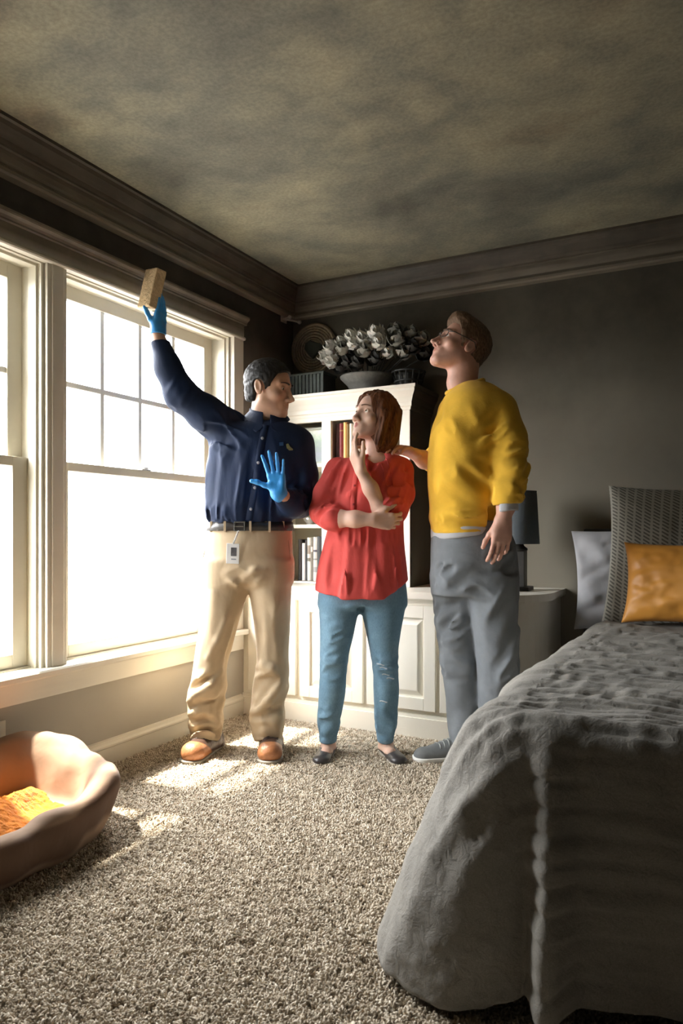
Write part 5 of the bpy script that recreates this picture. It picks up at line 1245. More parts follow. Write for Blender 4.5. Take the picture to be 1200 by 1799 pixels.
for p0, p1 in (((-0.1431, 0.0000, 0.9429), (-0.1732, 0.0000, 0.8425)), ((0.2083, 0.0000, 0.9429), (0.2209, 0.0000, 0.8425))):
    strip(F, [(p0[0] + (p1[0] - p0[0]) * t, p0[2] + (p1[2] - p0[2]) * t) for t in np.linspace(0.1, 0.9, 5)], 0.006, 0.001, 'pocket_welt', m_khaki, tr)
# identity badge clipped to the belt
bg0 = (-0.0201, 0.0000, 0.8776); y = front_y(F, bg0[0], bg0[2]) - 0.012
bd = thing('badge', None, None); bd.parent = T; bd.location = (bg0[0], y, bg0[2]); bd.rotation_euler = (0.08, 0.04, 0)
for k_ in ('label', 'category'):
    if k_ in bd: del bd[k_]
m_card = M_plain('badge_white', (0.80, 0.81, 0.82), 0.3, 0.03)
box_obj('card', (-0.027, 0.027, -0.002, 0.002, -0.043, 0.043), m_card, bd, 0.002)
box_obj('photo', (-0.008, 0.016, -0.0032, -0.0015, -0.010, 0.026), M_plain('badge_photo', (0.10, 0.10, 0.11), 0.4, 0.5, 60), bd, 0)
box_obj('print_line', (-0.006, 0.015, -0.0028, -0.0015, -0.026, -0.021), M_plain('badge_print', (0.25, 0.27, 0.30), 0.4), bd, 0)
bm = bmesh.new(); bm_tube(bm, [(0.0, -0.001, 0.042), (0.008, -0.002, 0.062), (0.020, -0.006, 0.095)], 0.005, 6); obj('strap_clip', bm, m_steel, bd)
# gloves
m_glove = M_plain('nitrile_glove_blue', (0.045, 0.305, 0.74), 0.36, 0.08, 30, 0.15, 60, spec=0.5)
G = Field(axis(-0.50, -0.26, 0.003), axis(-0.27, 0.02, 0.003), axis(1.74, 1.98, 0.003)); w0 = (-0.3311, -0.1500, 1.7933)
hand(G, w0, (0.10, 0.06, 1), (-0.30, -0.95, 0), (-0.95, 0.30, 0), 0.95, [(3, -4, 10, 10), (1, -4, 10, 10), (-2, -3, 12, 10), (-6, 0, 14, 12)], (20, 2, 6, 0.55), rad=1.12)
G.cone(V3(w0[0], w0[1], w0[2] + 0.02), V3(w0[0] - .001, w0[1], w0[2] - 0.004), 0.030, 0.033, 0.02); G.plane((0, 0, w0[2] + 0.004), (0, 0, -1), 0.002); G.wob((45, 45, 25), 0.0022)
link('glove', G.mesh('glove'), m_glove, T, smooth=True)
w1 = (0.1817, -0.2150, 1.1249); G = Field(axis(w1[0] - 0.19, w1[0] + 0.08, 0.0028), axis(w1[1] - 0.12, w1[1] + 0.10, 0.0028), axis(w1[2] - 0.05, w1[2] + 0.24, 0.0028))
hand(G, w1, (-0.14, -0.15, 1), (-1, 0.1, 0), (-0.1, -1, -0.1), 0.93, [(10, 5, 8, 5), (2, 3, 6, 5), (-6, 6, 8, 6), (-14, 10, 12, 8)], (62, 5, -14, 0.15), rad=1.02)
G.cone(V3(*w1), V3(w1[0] + 0.010, w1[1] + 0.03, w1[2] - 0.010), 0.030, 0.032, 0.02); G.wob((45, 45, 25), 0.0015); link('glove', G.mesh('glove'), m_glove, T, smooth=True)
# boots
m_boot = M_plain('boot_tan_leather', (0.33, 0.135, 0.055), 0.42, 0.2, 30, 0.2, 90); m_bsole = M_plain('boot_sole', (0.20, 0.18, 0.145), 0.7); m_lace = M_plain('boot_lace', (0.06, 0.035, 0.025), 0.7)
_nt = m_boot.node_tree; _b = _nt.nodes['Principled BSDF']; _s = _b.inputs['Base Color'].links[0].from_socket
_at = N(_nt, 'ShaderNodeAttribute', attribute_name='dark'); _nt.links.new(mixc(_nt, _at.outputs['Fac'], _s, (0.060, 0.030, 0.020)), _b.inputs['Base Color'])
m_cuff = M_plain('boot_collar', (0.055, 0.028, 0.020), 0.5, 0.2, 30)
for hl, to in (((-0.128, 0.055), (-0.196, -0.215)), ((0.125, 0.055), (0.142, -0.215))):
    b_ = shoe(T, 'boot', hl, to, 0.108, 0.080, (m_boot, m_bsole, m_lace), 'boot')
    bm = bmesh.new(); lathe(bm, [(0.0, 0.060), (0.040, 0.060), (0.045, 0.068), (0.045, 0.080), (0.040, 0.085), (0.0, 0.092)], 24, (0, 0.045, 0)); bmesh.ops.scale(bm, vec=(1, 1.25, 1), verts=bm.verts); obj('padded_collar', bm, m_cuff, b_, smooth=True)
    bm = bmesh.new(); lathe(bm, [(0.0, 0.024), (0.056, 0.024), (0.055, 0.05), (0.048, 0.075), (0.0, 0.08)], 24, (0, 0.032, 0)); obj('heel_counter', bm, m_cuff, b_, smooth=True)
# sponge
sp0 = (-0.3561, -0.1550, 1.9854); sp = thing('sponge', 'pale tan cleaning sponge block held up in the blue glove', 'sponge')
F = Field(axis(-0.032, 0.032, 0.003), axis(-0.055, 0.055, 0.003), axis(-0.095, 0.095, 0.003))
def sponge_fn(x, y, z):
    qx, qy, qz = np.abs(x) - 0.020, np.abs(y) - 0.041, np.abs(z) - 0.079
    return np.sqrt(np.maximum(qx, 0) ** 2 + np.maximum(qy, 0) ** 2 + np.maximum(qz, 0) ** 2) + np.minimum(np.maximum(np.maximum(qx, qy), qz), 0) - 0.004
F.apply((-9,) * 3, (9,) * 3, sponge_fn); F.wob((160, 160, 160), 0.0012, 2)
spo = link('sponge_block', F.mesh('sponge_block'), M_fabric('sponge_tan', (0.62, 0.46, 0.27), 0.95, 300, 0.9, 0.15, 60, 0.5, 90), sp, smooth=True)
bpy.context.view_layer.update()
Mw = Matrix.Translation(ANCHOR) @ Matrix.Rotation(FACE, 4, 'Z') @ Matrix.Translation(sp0) @ Matrix.Rotation(math.radians(48), 4, 'Z') @ Matrix.Rotation(0.14, 4, 'X') @ Matrix.Rotation(0.16, 4, 'Y')
sp.matrix_world = Mw

# ------------------------------------------------------------------ woman: red blouse, jeans, flat shoes
ANCHOR = (0.8741, -0.8579, 0.0)
Wm = thing('person', 'woman with auburn bob in a coral red blouse touching her chin with one hand', 'person', ANCHOR, FACE)
W_SK = skin_mat('skin_woman', (0.72, 0.47, 0.36), (0.55, 0.20, 0.17))
hc = (0.0519, 0.0000, 1.4646); HS = 0.97; HR = frame((-0.74, -0.62, 0.26), 0.05)
F = Field(axis(-0.26, 0.30, 0.011, [(-0.11, 0.20, .003)]), axis(-0.26, 0.20, 0.0036), axis(0.02, 1.62, 0.011, [(0.92, 1.12, .0036), (1.12, 1.60, .0031)]))
F.local(hc, HR, 0.18, head_sdf(HS, 1.0, 0.85, 0.97, False), 0.02)
F.chain([(0.0578, 0.0200, 1.2664, 0.0520), (0.0627, 0.0200, 1.3285, 0.0470), (0.0677, 0.0200, 1.3907, 0.0470)], 0.03)
loft(F, [(1.2952, 0.0697, 0.0100, 0.0620, 0.0550), (1.2645, 0.0469, 0.0000, 0.1235, 0.0700), (1.1780, 0.0198, 0.0000, 0.1235, 0.0800), (1.0051, 0.0074, 0.0000, 0.1235, 0.0800), (0.8074, 0.0012, 0.0000, 0.1297, 0.0850)], 0.03)
F.chain([(-0.0964, 0.0000, 1.2274, 0.0380), (-0.1595, -0.0500, 1.0409, 0.0370), (-0.1104, -0.1250, 1.0249, 0.0360), (-0.0328, -0.1600, 1.0219, 0.0320), (0.0371, -0.1720, 1.0194, 0.0260)], 0.025)
hand(F, (0.0371, -0.1720, 1.0194), (1, 0.12, -0.10), (0.1, -0.25, 1), (0.0, 1, 0.15), 0.92, [(4, 35, 40, 25), (0, 38, 42, 25), (-3, 40, 42, 25), (-6, 42, 42, 25)], (40, 10, 10, 0.45))
F.chain([(0.1622, 0.0200, 1.2166, 0.0400), (0.1208, -0.0750, 1.0596, 0.0370), (0.0705, -0.1150, 1.0680, 0.0350), (0.0290, -0.1400, 1.1498, 0.0295), (-0.0114, -0.1500, 1.2198, 0.0225)], 0.025)
hand(F, (-0.0114, -0.1500, 1.2198), (-0.40, 0.10, 1), (0.45, -0.85, 0.1), (0.85, 0.45, 0.3), 0.90, [(2, 16, 16, 8), (-2, 22, 20, 12), (-8, 48, 55, 30), (-10, 52, 60, 30)], (25, 5, 15, 0.35))
for pts in ([(-0.0914, 0.0000, 0.8074, 0.0600), (-0.1285, 0.0000, 0.3627, 0.0420), (-0.1482, 0.0000, 0.0909, 0.0300), (-0.1482, 0.0000, 0.0218, 0.0290), (-0.1566, -0.0700, 0.0283, 0.0280)], [(0.0939, 0.0000, 0.8074, 0.0600), (0.1013, 0.0000, 0.3627, 0.0420), (0.0988, 0.0000, 0.0909, 0.0300), (0.1013, 0.0000, 0.0218, 0.0290), (0.1163, -0.0700, 0.0283, 0.0280)]): F.chain(pts, 0.03)
me = F.mesh('body'); set_mask(me, 'lips', lip_mask(verts(me), hc, HR, HS)); link('body', me, W_SK, Wm, smooth=True)
add_eyes(Wm, hc, HR, HS, eye_mat('eye_hazel', (0.13, 0.09, 0.04)), (0, 0, 0.5))
m_hW = hair_mat('hair_auburn', (0.040, 0.015, 0.007), (0.20, 0.075, 0.030)); add_brows(Wm, hc, HR, HS, M_plain('brow_auburn', (0.16, 0.075, 0.04), 0.7), 0.0026, 0.002)
def bob_hair(c, R, sc, mat, person):
    G = Field(*[axis(c[i] - q, c[i] + r, 0.0034) for i, (q, r) in enumerate(((0.19, 0.19), (0.19, 0.19), (0.215, 0.16)))])
    def fn(X, Y, Z):
        x, y, z = np.abs(X) / sc, Y / sc, Z / sc
        d = d_ell(x, y, z, (0, -0.016, 0.040), (0.088, 0.108, 0.090))
        d = smin(d, d_ell(x, y, z, (0, -0.045, -0.055), (0.098, 0.086, 0.122)), 0.03)
        d = smin(d, d_cone(x, y, z, (0.050, 0.040, 0.078), (0.084, 0.018, 0.0), 0.022, 0.020), 0.02)
        d = smin(d, d_cone(x, y, z, (0.084, 0.018, 0.0), (0.082, 0.008, -0.125), 0.021, 0.018), 0.02)
        fl = vnoise(X * 120 + 3, Y * 120, Z * 9) * 0.0042 + vnoise(X * 45, Y * 45, Z * 5 + 7) * 0.006
        d = d + fl
        face = d_ell(x, y, z, (0, 0.098, -0.030), (0.060, 0.085, 0.112))
        d = smax(d, -face, 0.006)
        d = smax(d, -d_ell(x, y, z, (0, 0.02, -0.16), (0.055, 0.06, 0.075)), 0.01)
        d = smax(d, -(z + 0.150 + 0.05 * np.clip(-y, 0, 1) + 0.006 * vnoise(X * 70, Y * 70, Z * 0)), 0.004)
        part = 0.006 - np.sqrt((X / sc + 0.012) ** 2 + np.clip(z - 0.128, -1, 0) ** 2)
        d = smax(d, part - np.where(y > -0.02, 0, 1), 0.006)
        return d * sc
    G.apply((-9,) * 3, (9,) * 3, lambda x, y, z: fn(*[np.asarray(R)[0, i] * (x - c[0]) + np.asarray(R)[1, i] * (y - c[1]) + np.asarray(R)[2, i] * (z - c[2]) for i in range(3)]))
    return link('hair', G.mesh('hair', 0), mat, person, smooth=True)
bob_hair(hc, HR, HS, m_hW, Wm)
m_red = M_fabric('blouse_coral_red', (0.66, 0.088, 0.078), 0.75, 700, 0.2, 0.10, 9, 0.4, 18, (1, 1, 0.35), sheen=0.05)
F = Field(axis(-0.27, 0.27, 0.0055), axis(-0.24, 0.20, 0.0055), axis(0.64, 1.38, 0.0055))
loft(F, [(1.3111, 0.0826, 0.0200, 0.0497, 0.0550), (1.2904, 0.0574, 0.0120, 0.1190, 0.0780), (1.2575, 0.0422, 0.0050, 0.1485, 0.0940), (1.2027, 0.0296, 0.0000, 0.1556, 0.1080), (1.1330, 0.0219, -0.0100, 0.1576, 0.1250), (1.0789, 0.0207, -0.0080, 0.1565, 0.1240), (1.0100, 0.0161, 0.0000, 0.1618, 0.1140), (0.9309, 0.0074, 0.0000, 0.1729, 0.1140), (0.8074, -0.0012, 0.0000, 0.1939, 0.1300), (0.7333, -0.0025, 0.0000, 0.2026, 0.1370), (0.6542, -0.0025, 0.0000, 0.2051, 0.1400)], 0.025, 0.012)
F.chain([(-0.1062, 0.0000, 1.2373, 0.0560), (-0.1552, -0.0200, 1.1325, 0.0540), (-0.1718, -0.0450, 1.0532, 0.0500), (-0.1393, -0.1000, 1.0278, 0.0470), (-0.1151, -0.1250, 1.0249, 0.0450)], 0.03)
F.chain([(0.1672, 0.0200, 1.2340, 0.0580), (0.1639, -0.0200, 1.1325, 0.0560), (0.1332, -0.0700, 1.0646, 0.0520), (0.0947, -0.1080, 1.0754, 0.0460)], 0.03)
def hem(x, y, z):
    h = 0.690 + 0.62 * np.clip(x - 0.085, 0, 1) + 0.22 * np.clip(-x - 0.09, 0, 1) + 0.35 * np.clip(y, 0, 1) * 0
    return h - z + 0 * x + 0 * y
F.apply((-9, -9, 0.0), (9, 9, 0.9), hem, 0.004, 'and')
# scoop at the neck with a short open placket
F.ell((0.0581, -0.0750, 1.3008), (0.050, 0.060, 0.036), 0.008, 'cut'); F.cone(V3(*(0.0526, -0.0900, 1.2920)), V3(*(0.0330, -0.1000, 1.2287)), 0.030, 0.010, 0.010, None, 'cut')
for cx, cy, rx, rz, ad, wv, am, s_ in ((610, 1000, .12, .17, (0.08, 0, 1), .034, .0105, 1), (660, 1000, .13, .17, (-0.05, 0, 1), .036, .011, 2), (640, 940, .16, .07, (0, 0, 1), .024, .006, 3), (625, 850, .12, .12, (0.25, 0, 1), .03, .0065, 4), (690, 850, .10, .12, (0.55, 0, 0.8), .026, .008, 5),
                                   (570, 895, .08, .09, (0.5, -.3, 0.6), .024, .008, 6), (685, 890, .08, .08, (0.8, 0, 0.7), .022, .008, 7), (590, 830, .08, .08, (0.3, 0, 0.8), .03, .006, 8)):
    F.folds(((cx - 637) * 3.15 / 1275, -0.06, 0.968 + (935 - cy) * 3.15 / 1275), (rx, 0.22, rz), ad, wv, am, s_, 7)
blF = F; bl = link('blouse', F.mesh('blouse'), m_red, Wm, smooth=True)
pts = [(-0.0124, 0.0000, 1.2719), (-0.0321, 0.0000, 1.2027), (-0.0420, 0.0000, 1.1039), (-0.0420, 0.0000, 1.0174)]; strip(F, [(p[0], p[2]) for p in pts], 0.024, 0.0015, 'placket', m_red, bl)
m_rbtn = M_plain('blouse_button', (0.45, 0.06, 0.06), 0.35)
for p in ((-0.0222, 0.0000, 1.2373), (-0.0371, 0.0000, 1.1632), (-0.0420, 0.0000, 1.0841)): placed_disc(F, p[0], p[2], 0.005, m_rbtn, 'button', bl).location.y -= 0.004
for pts in ([(0.0667, 0.0000, 1.2867), (0.0865, 0.0000, 1.2274), (0.0964, 0.0000, 1.1484)], [(0.0964, 0.0000, 1.2867), (0.1161, 0.0000, 1.2274), (0.1260, 0.0000, 1.1582)], [(0.0321, 0.0000, 1.2645), (0.0321, 0.0000, 1.1904), (0.0371, 0.0000, 1.1335)]): strip(F, [(p[0], p[2]) for p in pts], 0.004, 0.002, 'pintuck', m_red, bl)
m_jean = None
def denim(name, c1, c2):
    m, nt, b = new_mat(name); n = noise(nt, 7, 4); n2 = noise(nt, 380, 2, mapping=(1, 1, 0.25)); n3 = noise(nt, 30, 3, mapping=(0.35, 0.35, 1.6))
    c = ramp(nt, n, [(0.3, c1), (0.7, c2)]); c = mixc(nt, 0.45, c, ramp(nt, n2, [(0.3, 0.65), (0.7, 1.3)]), 'MULTIPLY'); c = mixc(nt, 0.2, c, ramp(nt, n3, [(0.35, 0.8), (0.7, 1.2)]), 'MULTIPLY')
    nt.links.new(c, b.inputs['Base Color']); b.inputs['Roughness'].default_value = 0.85; b.inputs['Specular IOR Level'].default_value = 0.2; bump(nt, b, n3, 0.15, 0.006); return m
m_jean = denim('denim_blue', (0.130, 0.235, 0.325), (0.190, 0.315, 0.410))
F = Field(axis(-0.24, 0.24, 0.006), axis(-0.17, 0.17, 0.006), axis(0.05, 0.92, 0.006))
loft(F, [(0.8445, 0.0000, 0.0000, 0.1507, 0.0880), (0.7827, 0.0000, 0.0000, 0.1705, 0.0940), (0.6962, 0.0012, 0.0000, 0.1816, 0.0980), (0.6542, 0.0012, 0.0000, 0.1841, 0.0980)], 0.02, 0.01)
loft(F, [(0.7580, -0.0889, 0.0000, 0.0865, 0.0920), (0.6592, -0.1001, 0.0000, 0.0877, 0.0960), (0.5356, -0.1112, 0.0000, 0.0741, 0.0860), (0.4368, -0.1223, 0.0000, 0.0630, 0.0760), (0.3627, -0.1272, 0.0000, 0.0581, 0.0720), (0.2773, -0.1321, -0.0050, 0.0580, 0.0720), (0.1898, -0.1408, 0.0000, 0.0519, 0.0620), (0.1156, -0.1470, 0.0000, 0.0432, 0.0540), (0.0588, -0.1507, 0.0000, 0.0371, 0.0500)], 0.03, 0.008)
loft(F, [(0.7580, 0.0877, 0.0000, 0.0902, 0.0920), (0.6592, 0.0889, 0.0000, 0.0964, 0.0960), (0.5356, 0.0902, 0.0000, 0.0754, 0.0860), (0.4368, 0.0939, 0.0000, 0.0593, 0.0760), (0.3751, 0.0988, 0.0000, 0.0544, 0.0730), (0.2897, 0.1022, -0.0050, 0.0555, 0.0720), (0.1898, 0.1013, 0.0000, 0.0494, 0.0620), (0.1156, 0.1001, 0.0000, 0.0408, 0.0540), (0.0588, 0.0988, 0.0000, 0.0346, 0.0500)], 0.03, 0.008)
for cx, cy, rx, rz, ad, wv, am, s_ in ((585, 1165, .08, .09, (1, 0, 0.15), .022, .006, 1), (678, 1165, .08, .09, (1, 0, -0.15), .022, .007, 2), (577, 1265, .07, .10, (1, 0, 0.6), .030, .009, 3), (678, 1265, .07, .10, (1, 0, -0.6), .030, .009, 4), (595, 1110, .08, .10, (1, 0, 0.5), .024, .0045, 5), (632, 1060, .10, .06, (1, 0, 0.0), .024, .005, 6)):
    F.folds(((cx - 637) * 3.15 / 1275, -0.03, 0.968 + (935 - cy) * 3.15 / 1275), (rx, 0.16, rz), ad, wv, am, s_, 3.5)
jn = link('jeans', F.mesh('jeans'), m_jean, Wm, smooth=True)
m_rip = M_plain('ripped_threads', (0.50, 0.55, 0.58), 0.9, 0.2, 200)
for px, py in ((667, 1162), (672, 1168), (676, 1180), (684, 1186), (672, 1226)):
    x = (px - 637) * 3.15 / 1275; z = 0.968 + (935 - py) * 3.15 / 1275; strip(F, [(x - 0.016 + 0.032 * t, z + 0.003 * math.sin(t * 5)) for t in np.linspace(0, 1, 5)], 0.005, 0.001, 'ripped_threads', m_rip, jn)
m_flat = M_plain('flat_shoe_dark', (0.05, 0.045, 0.045), 0.35, 0.2, 40); m_fsole = M_plain('flat_shoe_sole', (0.42, 0.37, 0.31), 0.7)
for hl, to in (((-0.145, 0.055), (-0.182, -0.165)), ((0.095, 0.055), (0.155, -0.165))): shoe(Wm, 'flat_shoe', hl, to, 0.084, 0.06, (m_flat, m_fsole), 'flat')

# ------------------------------------------------------------------ man in the yellow sweater
ANCHOR = (1.3378, -0.7292, 0.0)
Ym = thing('person', 'tall man with glasses in a yellow sweater and grey trousers looking up at the ceiling', 'person', ANCHOR, FACE)
Y_SK = skin_mat('skin_older_man', (0.66, 0.38, 0.29))
hc = (-0.0622, 0.0000, 1.7431); HS = 1.03; HR = frame((-0.85, -0.26, 0.46), 0.0)
F = Field(axis(-0.46, 0.22, 0.011, [(-0.42, -0.20, .0036), (-0.22, 0.08, .003), (0.0, 0.20, .0036)]), axis(-0.32, 0.30, 0.0042, [(-0.13, 0.13, .003)]), axis(0.02, 1.90, 0.011, [(0.76, 1.05, .0038), (1.24, 1.40, .005), (1.58, 1.885, .003)]))
F.local(hc, HR, 0.19, head_sdf(HS, 0.0, 1.05, 1.03), 0.02)
F.chain([(-0.0407, 0.0000, 1.5302, 0.0620), (-0.0550, 0.0000, 1.5971, 0.0580), (-0.0478, 0.0000, 1.6617, 0.0550), (-0.0359, 0.0000, 1.7024, 0.0520)], 0.03)
loft(F, [(1.5302, -0.0120, 0.0000, 0.0837, 0.0800), (1.4345, -0.0120, 0.0000, 0.1196, 0.1300), (1.1713, -0.0419, 0.0000, 0.1136, 0.1300), (0.9800, -0.0359, 0.0000, 0.1076, 0.1200), (0.7647, -0.0060, 0.0000, 0.1375, 0.1200)], 0.03)
F.chain([(0.0741, -0.1000, 1.4423, 0.0450), (0.1110, -0.1600, 1.2173, 0.0400), (0.0884, -0.1900, 1.0802, 0.0340), (0.0727, -0.2000, 1.0194, 0.0300)], 0.03)
hand(F, (0.0727, -0.2000, 1.0194), (-0.10, -0.10, -1), (-0.92, -0.10, 0.0), (-0.15, 0.95, 0.0), 1.02, [(6, 16, 22, 18), (2, 20, 25, 18), (-2, 24, 26, 20), (-6, 28, 28, 20)], (30, 8, 10, 0.35))
F.chain([(-0.0649, 0.1200, 1.4653, 0.0450), (-0.1170, 0.2500, 1.2864, 0.0420), (-0.1860, 0.2350, 1.2952, 0.0360), (-0.2343, 0.1900, 1.3161, 0.0280)], 0.03)
hand(F, (-0.2349, 0.1850, 1.3181), (-0.66, -0.70, 0.22), (-0.70, 0.66, 0.1), (-0.12, -0.30, -0.94), 0.98, [(6, 14, 22, 18), (2, 16, 24, 18), (-2, 18, 24, 18), (-6, 20, 24, 18)], (40, 10, 10, 0.2))
for pts in ([(0.0731, -0.0500, 0.7680, 0.0600), (0.0827, -0.0600, 0.3935, 0.0450), (0.0827, -0.0600, 0.1120, 0.0360), (0.0757, -0.0600, 0.0417, 0.0340)], [(-0.0759, 0.0500, 0.7613, 0.0600), (-0.0629, 0.0400, 0.3742, 0.0450), (-0.0468, 0.0350, 0.1090, 0.0360), (-0.0645, 0.0300, 0.0235, 0.0340)]): F.chain(pts, 0.03)
me = F.mesh('body'); set_mask(me, 'lips', lip_mask(verts(me), hc, HR, HS) * 0.7); link('body', me, Y_SK, Ym, smooth=True)
add_eyes(Ym, hc, HR, HS, eye_mat('eye_grey', (0.12, 0.14, 0.15)), (0, 0, 0.5))
m_hY = hair_mat('hair_light_brown', (0.075, 0.040, 0.022), (0.24, 0.15, 0.09)); add_brows(Ym, hc, HR, HS, m_hY, 0.0038)
short_hair('hair', hc, HR, HS, m_hY, Ym, 0.014, 0.060, 0.012, -0.058)
# glasses
m_gfr = M_plain('glasses_frame', (0.045, 0.030, 0.022), 0.3, 0.2, 20)
gl = bpy.data.objects.new('glasses', None); COL.objects.link(gl); gl.parent = Ym
M4 = np.eye(4); M4[:3, :3] = HR * HS; M4[:3, 3] = hc; gl.matrix_local = Matrix(M4.tolist())
for s in (-1, 1):
    bm = bmesh.new(); n = 20; bm_tube(bm, [(s * 0.034 + 0.024 * math.cos(2 * PI * k / n), 0.103 - 0.012 * (0.5 + 0.5 * s * math.cos(2 * PI * k / n)), -0.003 + 0.0175 * math.sin(2 * PI * k / n)) for k in range(n + 1)], 0.0017, 6); obj('rim', bm, m_gfr, gl, smooth=True)
    bm = bmesh.new(); bm_tube(bm, [(s * 0.058, 0.092, 0.004), (s * 0.079, 0.075, 0.006), (s * 0.0835, 0.02, 0.010), (s * 0.084, -0.018, 0.012), (s * 0.083, -0.036, -0.010)], 0.0022, 6); obj('temple', bm, m_gfr, gl, smooth=True)
    bm = bmesh.new(); vsx = [bm.verts.new((s * 0.034 + 0.0235 * math.cos(2 * PI * k / 20), 0.103 - 0.012 * (0.5 + 0.5 * s * math.cos(2 * PI * k / 20)), -0.003 + 0.017 * math.sin(2 * PI * k / 20))) for k in range(20)]; bm.faces.new(vsx); obj('lens', bm, m_glass, gl)
bm = bmesh.new(); bm_tube(bm, [(-0.0105, 0.1, 0.003), (0, 0.106, 0.006), (0.0105, 0.1, 0.003)], 0.0018, 6); obj('bridge', bm, m_gfr, gl, smooth=True)
# sweater
m_yel = M_fabric('sweater_mustard_knit', (0.82, 0.485, 0.050), 0.9, 520, 0.45, 0.10, 10, 0.3, 14, sheen=0.1)
F = Field(axis(-0.27, 0.26, 0.0058), axis(-0.28, 0.32, 0.0062), axis(0.93, 1.65, 0.0058))
loft(F, [(1.5971, -0.0144, 0.0000, 0.0550, 0.0700), (1.5732, -0.0072, 0.0000, 0.0909, 0.1050), (1.5373, -0.0060, 0.0000, 0.1232, 0.1500), (1.4871, -0.0072, 0.0000, 0.1435, 0.1780), (1.4105, -0.0203, 0.0000, 0.1591, 0.1900), (1.3029, -0.0347, 0.0000, 0.1615, 0.1880), (1.1713, -0.0478, 0.0000, 0.1507, 0.1750), (1.0637, -0.0514, 0.0000, 0.1399, 0.1660), (1.0230, -0.0502, 0.0000, 0.1435, 0.1700), (0.9991, -0.0490, 0.0000, 0.1375, 0.1630), (0.9560, -0.0478, 0.0000, 0.1364, 0.1620)], 0.025, 0.02)
F.chain([(0.0786, -0.0900, 1.4625, 0.0780), (0.1089, -0.1300, 1.3459, 0.0700), (0.1110, -0.1600, 1.2173, 0.0650), (0.0962, -0.1850, 1.1230, 0.0560), (0.0872, -0.1950, 1.0688, 0.0500)], 0.03)
F.chain([(-0.0680, 0.1000, 1.4868, 0.0750), (-0.0982, 0.2000, 1.3631, 0.0620), (-0.1170, 0.2500, 1.2915, 0.0550), (-0.1558, 0.2500, 1.2941, 0.0500)], 0.03)
F.plane((0.0906, -0.1900, 1.0779), (0.08, 0, -1), 0.004, (0.03, -0.5, 0.9), (0.4, -0.11, 1.12))
def hemY(x, y, z): return (0.966 + 0.10 * np.clip(x + 0.02, -0.2, 0.3)) - z + 0 * x + 0 * y
F.apply((-9, -0.105, 0), (9, 9, 1.1), hemY, 0.006, 'and')
for cx, cy, rx, rz, dy, ad, wv, am, s_ in ((810, 860, .15, .14, -.14, (0.75, 0, -0.62), .045, .010, 1), (850, 770, .10, .12, -.15, (0.7, 0, 0.45), .035, .0060, 2), (895, 815, .09, .12, -.2, (1, 0, 0.35), .028, .008, 3), (810, 912, .16, .05, -.12, (1, 0, 0.1), .028, .007, 4), (790, 770, .14, .16, -.12, (0.5, 0, -0.8), .06, .006, 5), (893, 865, .08, .06, -.2, (1, 0, 0.1), .022, .006, 6)):
    F.folds(((cx - 600) * 3.05 / 1275 - 0.5622, dy, 0.968 + (935 - cy) * 3.05 / 1275), (rx, 0.22, rz), ad, wv, am, s_, 5)
sw = link('sweater', F.mesh('sweater'), m_yel, Ym, smooth=True)
def band_torus(c, nrm, a, b, r, m, name, parent, updir=(0, 1, 0)):
    nrm = unit(nrm); e1 = unit(np.asarray(updir, float) - nrm * np.dot(updir, nrm)); e2 = np.cross(nrm, e1); bm = bmesh.new(); n = 40
    bm_tube(bm, [tuple(np.asarray(c) + e1 * a * math.cos(2 * PI * k / n) + e2 * b * math.sin(2 * PI * k / n)) for k in range(n + 1)], r, 8); return obj(name, bm, m, parent, smooth=True)
band_torus((-0.0431, 0.0000, 1.5780), (-0.33, -0.10, 0.94), 0.078, 0.078, 0.011, m_yel, 'ribbed_collar', sw)
m_undershirt = M_fabric('undershirt_grey', (0.55, 0.56, 0.58), 0.85, 800, 0.2, 0.06)
G = Field(axis(0.05, 0.22, 0.004), axis(-0.30, -0.08, 0.004), axis(0.96, 1.12, 0.004)); G.chain([(0.0884, -0.1900, 1.0914, 0.0460), (0.0843, -0.1980, 1.0508, 0.0470)], 0.01); G.plane((0.0843, -0.1980, 1.0508), (0.08, 0, -1), 0.003); G.wob((30, 30, 20), 0.003)
link('shirt_cuff', G.mesh('shirt_cuff'), m_undershirt, Ym, smooth=True)
G = Field(axis(-0.24, 0.16, 0.006), axis(-0.20, 0.20, 0.006), axis(0.92, 1.02, 0.005)); loft(G, [(0.9919, -0.0443, 0.0000, 0.1375, 0.1600), (0.9560, -0.0455, 0.0000, 0.1387, 0.1610), (0.9369, -0.0466, 0.0000, 0.1352, 0.1600)], 0.01, 0.008); G.wob((14, 14, 20), 0.004)
G.apply((-9,) * 3, (9,) * 3, lambda x, y, z: (0.950 + 0.13 * np.clip(x + 0.05, -0.2, 0.3)) - z + 0 * x + 0 * y, 0.004, 'and'); link('undershirt_hem', G.mesh('undershirt_hem'), m_undershirt, Ym, smooth=True)
m_grey = M_fabric('trousers_grey_twill', (0.215, 0.235, 0.255), 0.85, 700, 0.25, 0.12, 10, 0.4, 12, streak=(14, (1, 1, 0.3), (0.8, 0.8, 0.8)))
F = Field(axis(-0.25, 0.23, 0.0062), axis(-0.22, 0.22, 0.0062), axis(0.03, 1.02, 0.0062))
loft(F, [(1.0158, -0.0311, 0.0000, 0.1435, 0.1480), (0.9441, -0.0144, 0.0000, 0.1698, 0.1550), (0.8484, -0.0060, 0.0000, 0.1806, 0.1580), (0.7647, -0.0048, 0.0000, 0.1818, 0.1520), (0.7049, -0.0024, 0.0000, 0.1794, 0.1400)], 0.02, 0.01)
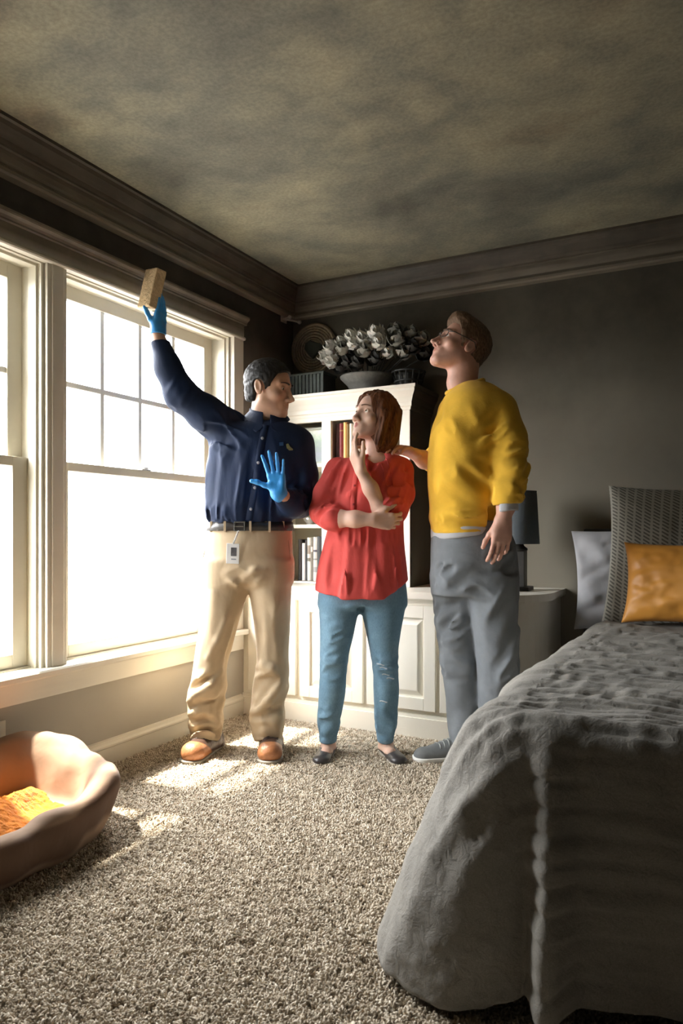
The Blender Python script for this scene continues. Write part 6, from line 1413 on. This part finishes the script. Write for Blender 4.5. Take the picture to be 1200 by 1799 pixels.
loft(F, [(0.7924, 0.0547, -0.0650, 0.1065, 0.1000), (0.6754, 0.0653, -0.0650, 0.0983, 0.0960), (0.5349, 0.0758, -0.0650, 0.0901, 0.0900), (0.3944, 0.0805, -0.0650, 0.0831, 0.0850), (0.2539, 0.0805, -0.0650, 0.0737, 0.0820), (0.1369, 0.0793, -0.0650, 0.0656, 0.0820), (0.0854, 0.0793, -0.0650, 0.0609, 0.0820)], 0.025, 0.012)
loft(F, [(0.7851, -0.0658, 0.0600, 0.1134, 0.1000), (0.6631, -0.0646, 0.0600, 0.1024, 0.0940), (0.5175, -0.0641, 0.0550, 0.0865, 0.0880), (0.4209, -0.0613, 0.0500, 0.0778, 0.0840), (0.3247, -0.0500, 0.0450, 0.0753, 0.0800), (0.2046, -0.0387, 0.0400, 0.0727, 0.0780), (0.1090, -0.0371, 0.0350, 0.0677, 0.0780), (0.0669, -0.0380, 0.0300, 0.0604, 0.0760)], 0.025, 0.012)
for cx, cy, rx, rz, dy, ad, wv, am, s_ in ((790, 1010, .12, .08, -.1, (0.9, 0, 0.5), .034, .010, 1), (790, 1090, .10, .14, 0, (0.8, 0, 0.5), .032, .009, 2), (875, 1080, .10, .16, -.14, (0.5, 0, 0.85), .05, .012, 3), (800, 1170, .09, .08, 0, (1, 0, -0.3), .034, .011, 4), (880, 1170, .09, .12, -.14, (0.6, 0, 0.8), .045, .012, 5), (815, 1260, .09, .12, 0, (0.2, 0, 1), .05, .010, 6), (870, 980, .10, .08, -.15, (0.8, 0, 0.6), .034, .008, 7), (835, 1030, .08, .06, -.12, (0.9, 0, -0.4), .04, .004, 8)):
    F.folds(((cx - 600) * 3.05 / 1275 - 0.5622, dy, 0.968 + (935 - cy) * 3.05 / 1275), (rx, 0.2, rz), ad, wv, am, s_, 4)
tg = link('trousers', F.mesh('trousers'), m_grey, Ym, smooth=True)
m_snk = M_fabric('sneaker_grey_canvas', (0.17, 0.18, 0.18), 0.8, 500, 0.3, 0.1); m_white = M_plain('sneaker_rubber_white', (0.82, 0.81, 0.77), 0.5, 0.04); m_slace = M_plain('sneaker_lace', (0.36, 0.37, 0.36), 0.8)
shoe(Ym, 'sneaker', (0.012, 0.045), (-0.262, -0.005), 0.100, 0.095, (m_snk, m_white, m_slace), 'sneaker')
shoe(Ym, 'sneaker', (0.145, -0.065), (-0.120, -0.155), 0.100, 0.095, (m_snk, m_white, m_slace), 'sneaker')
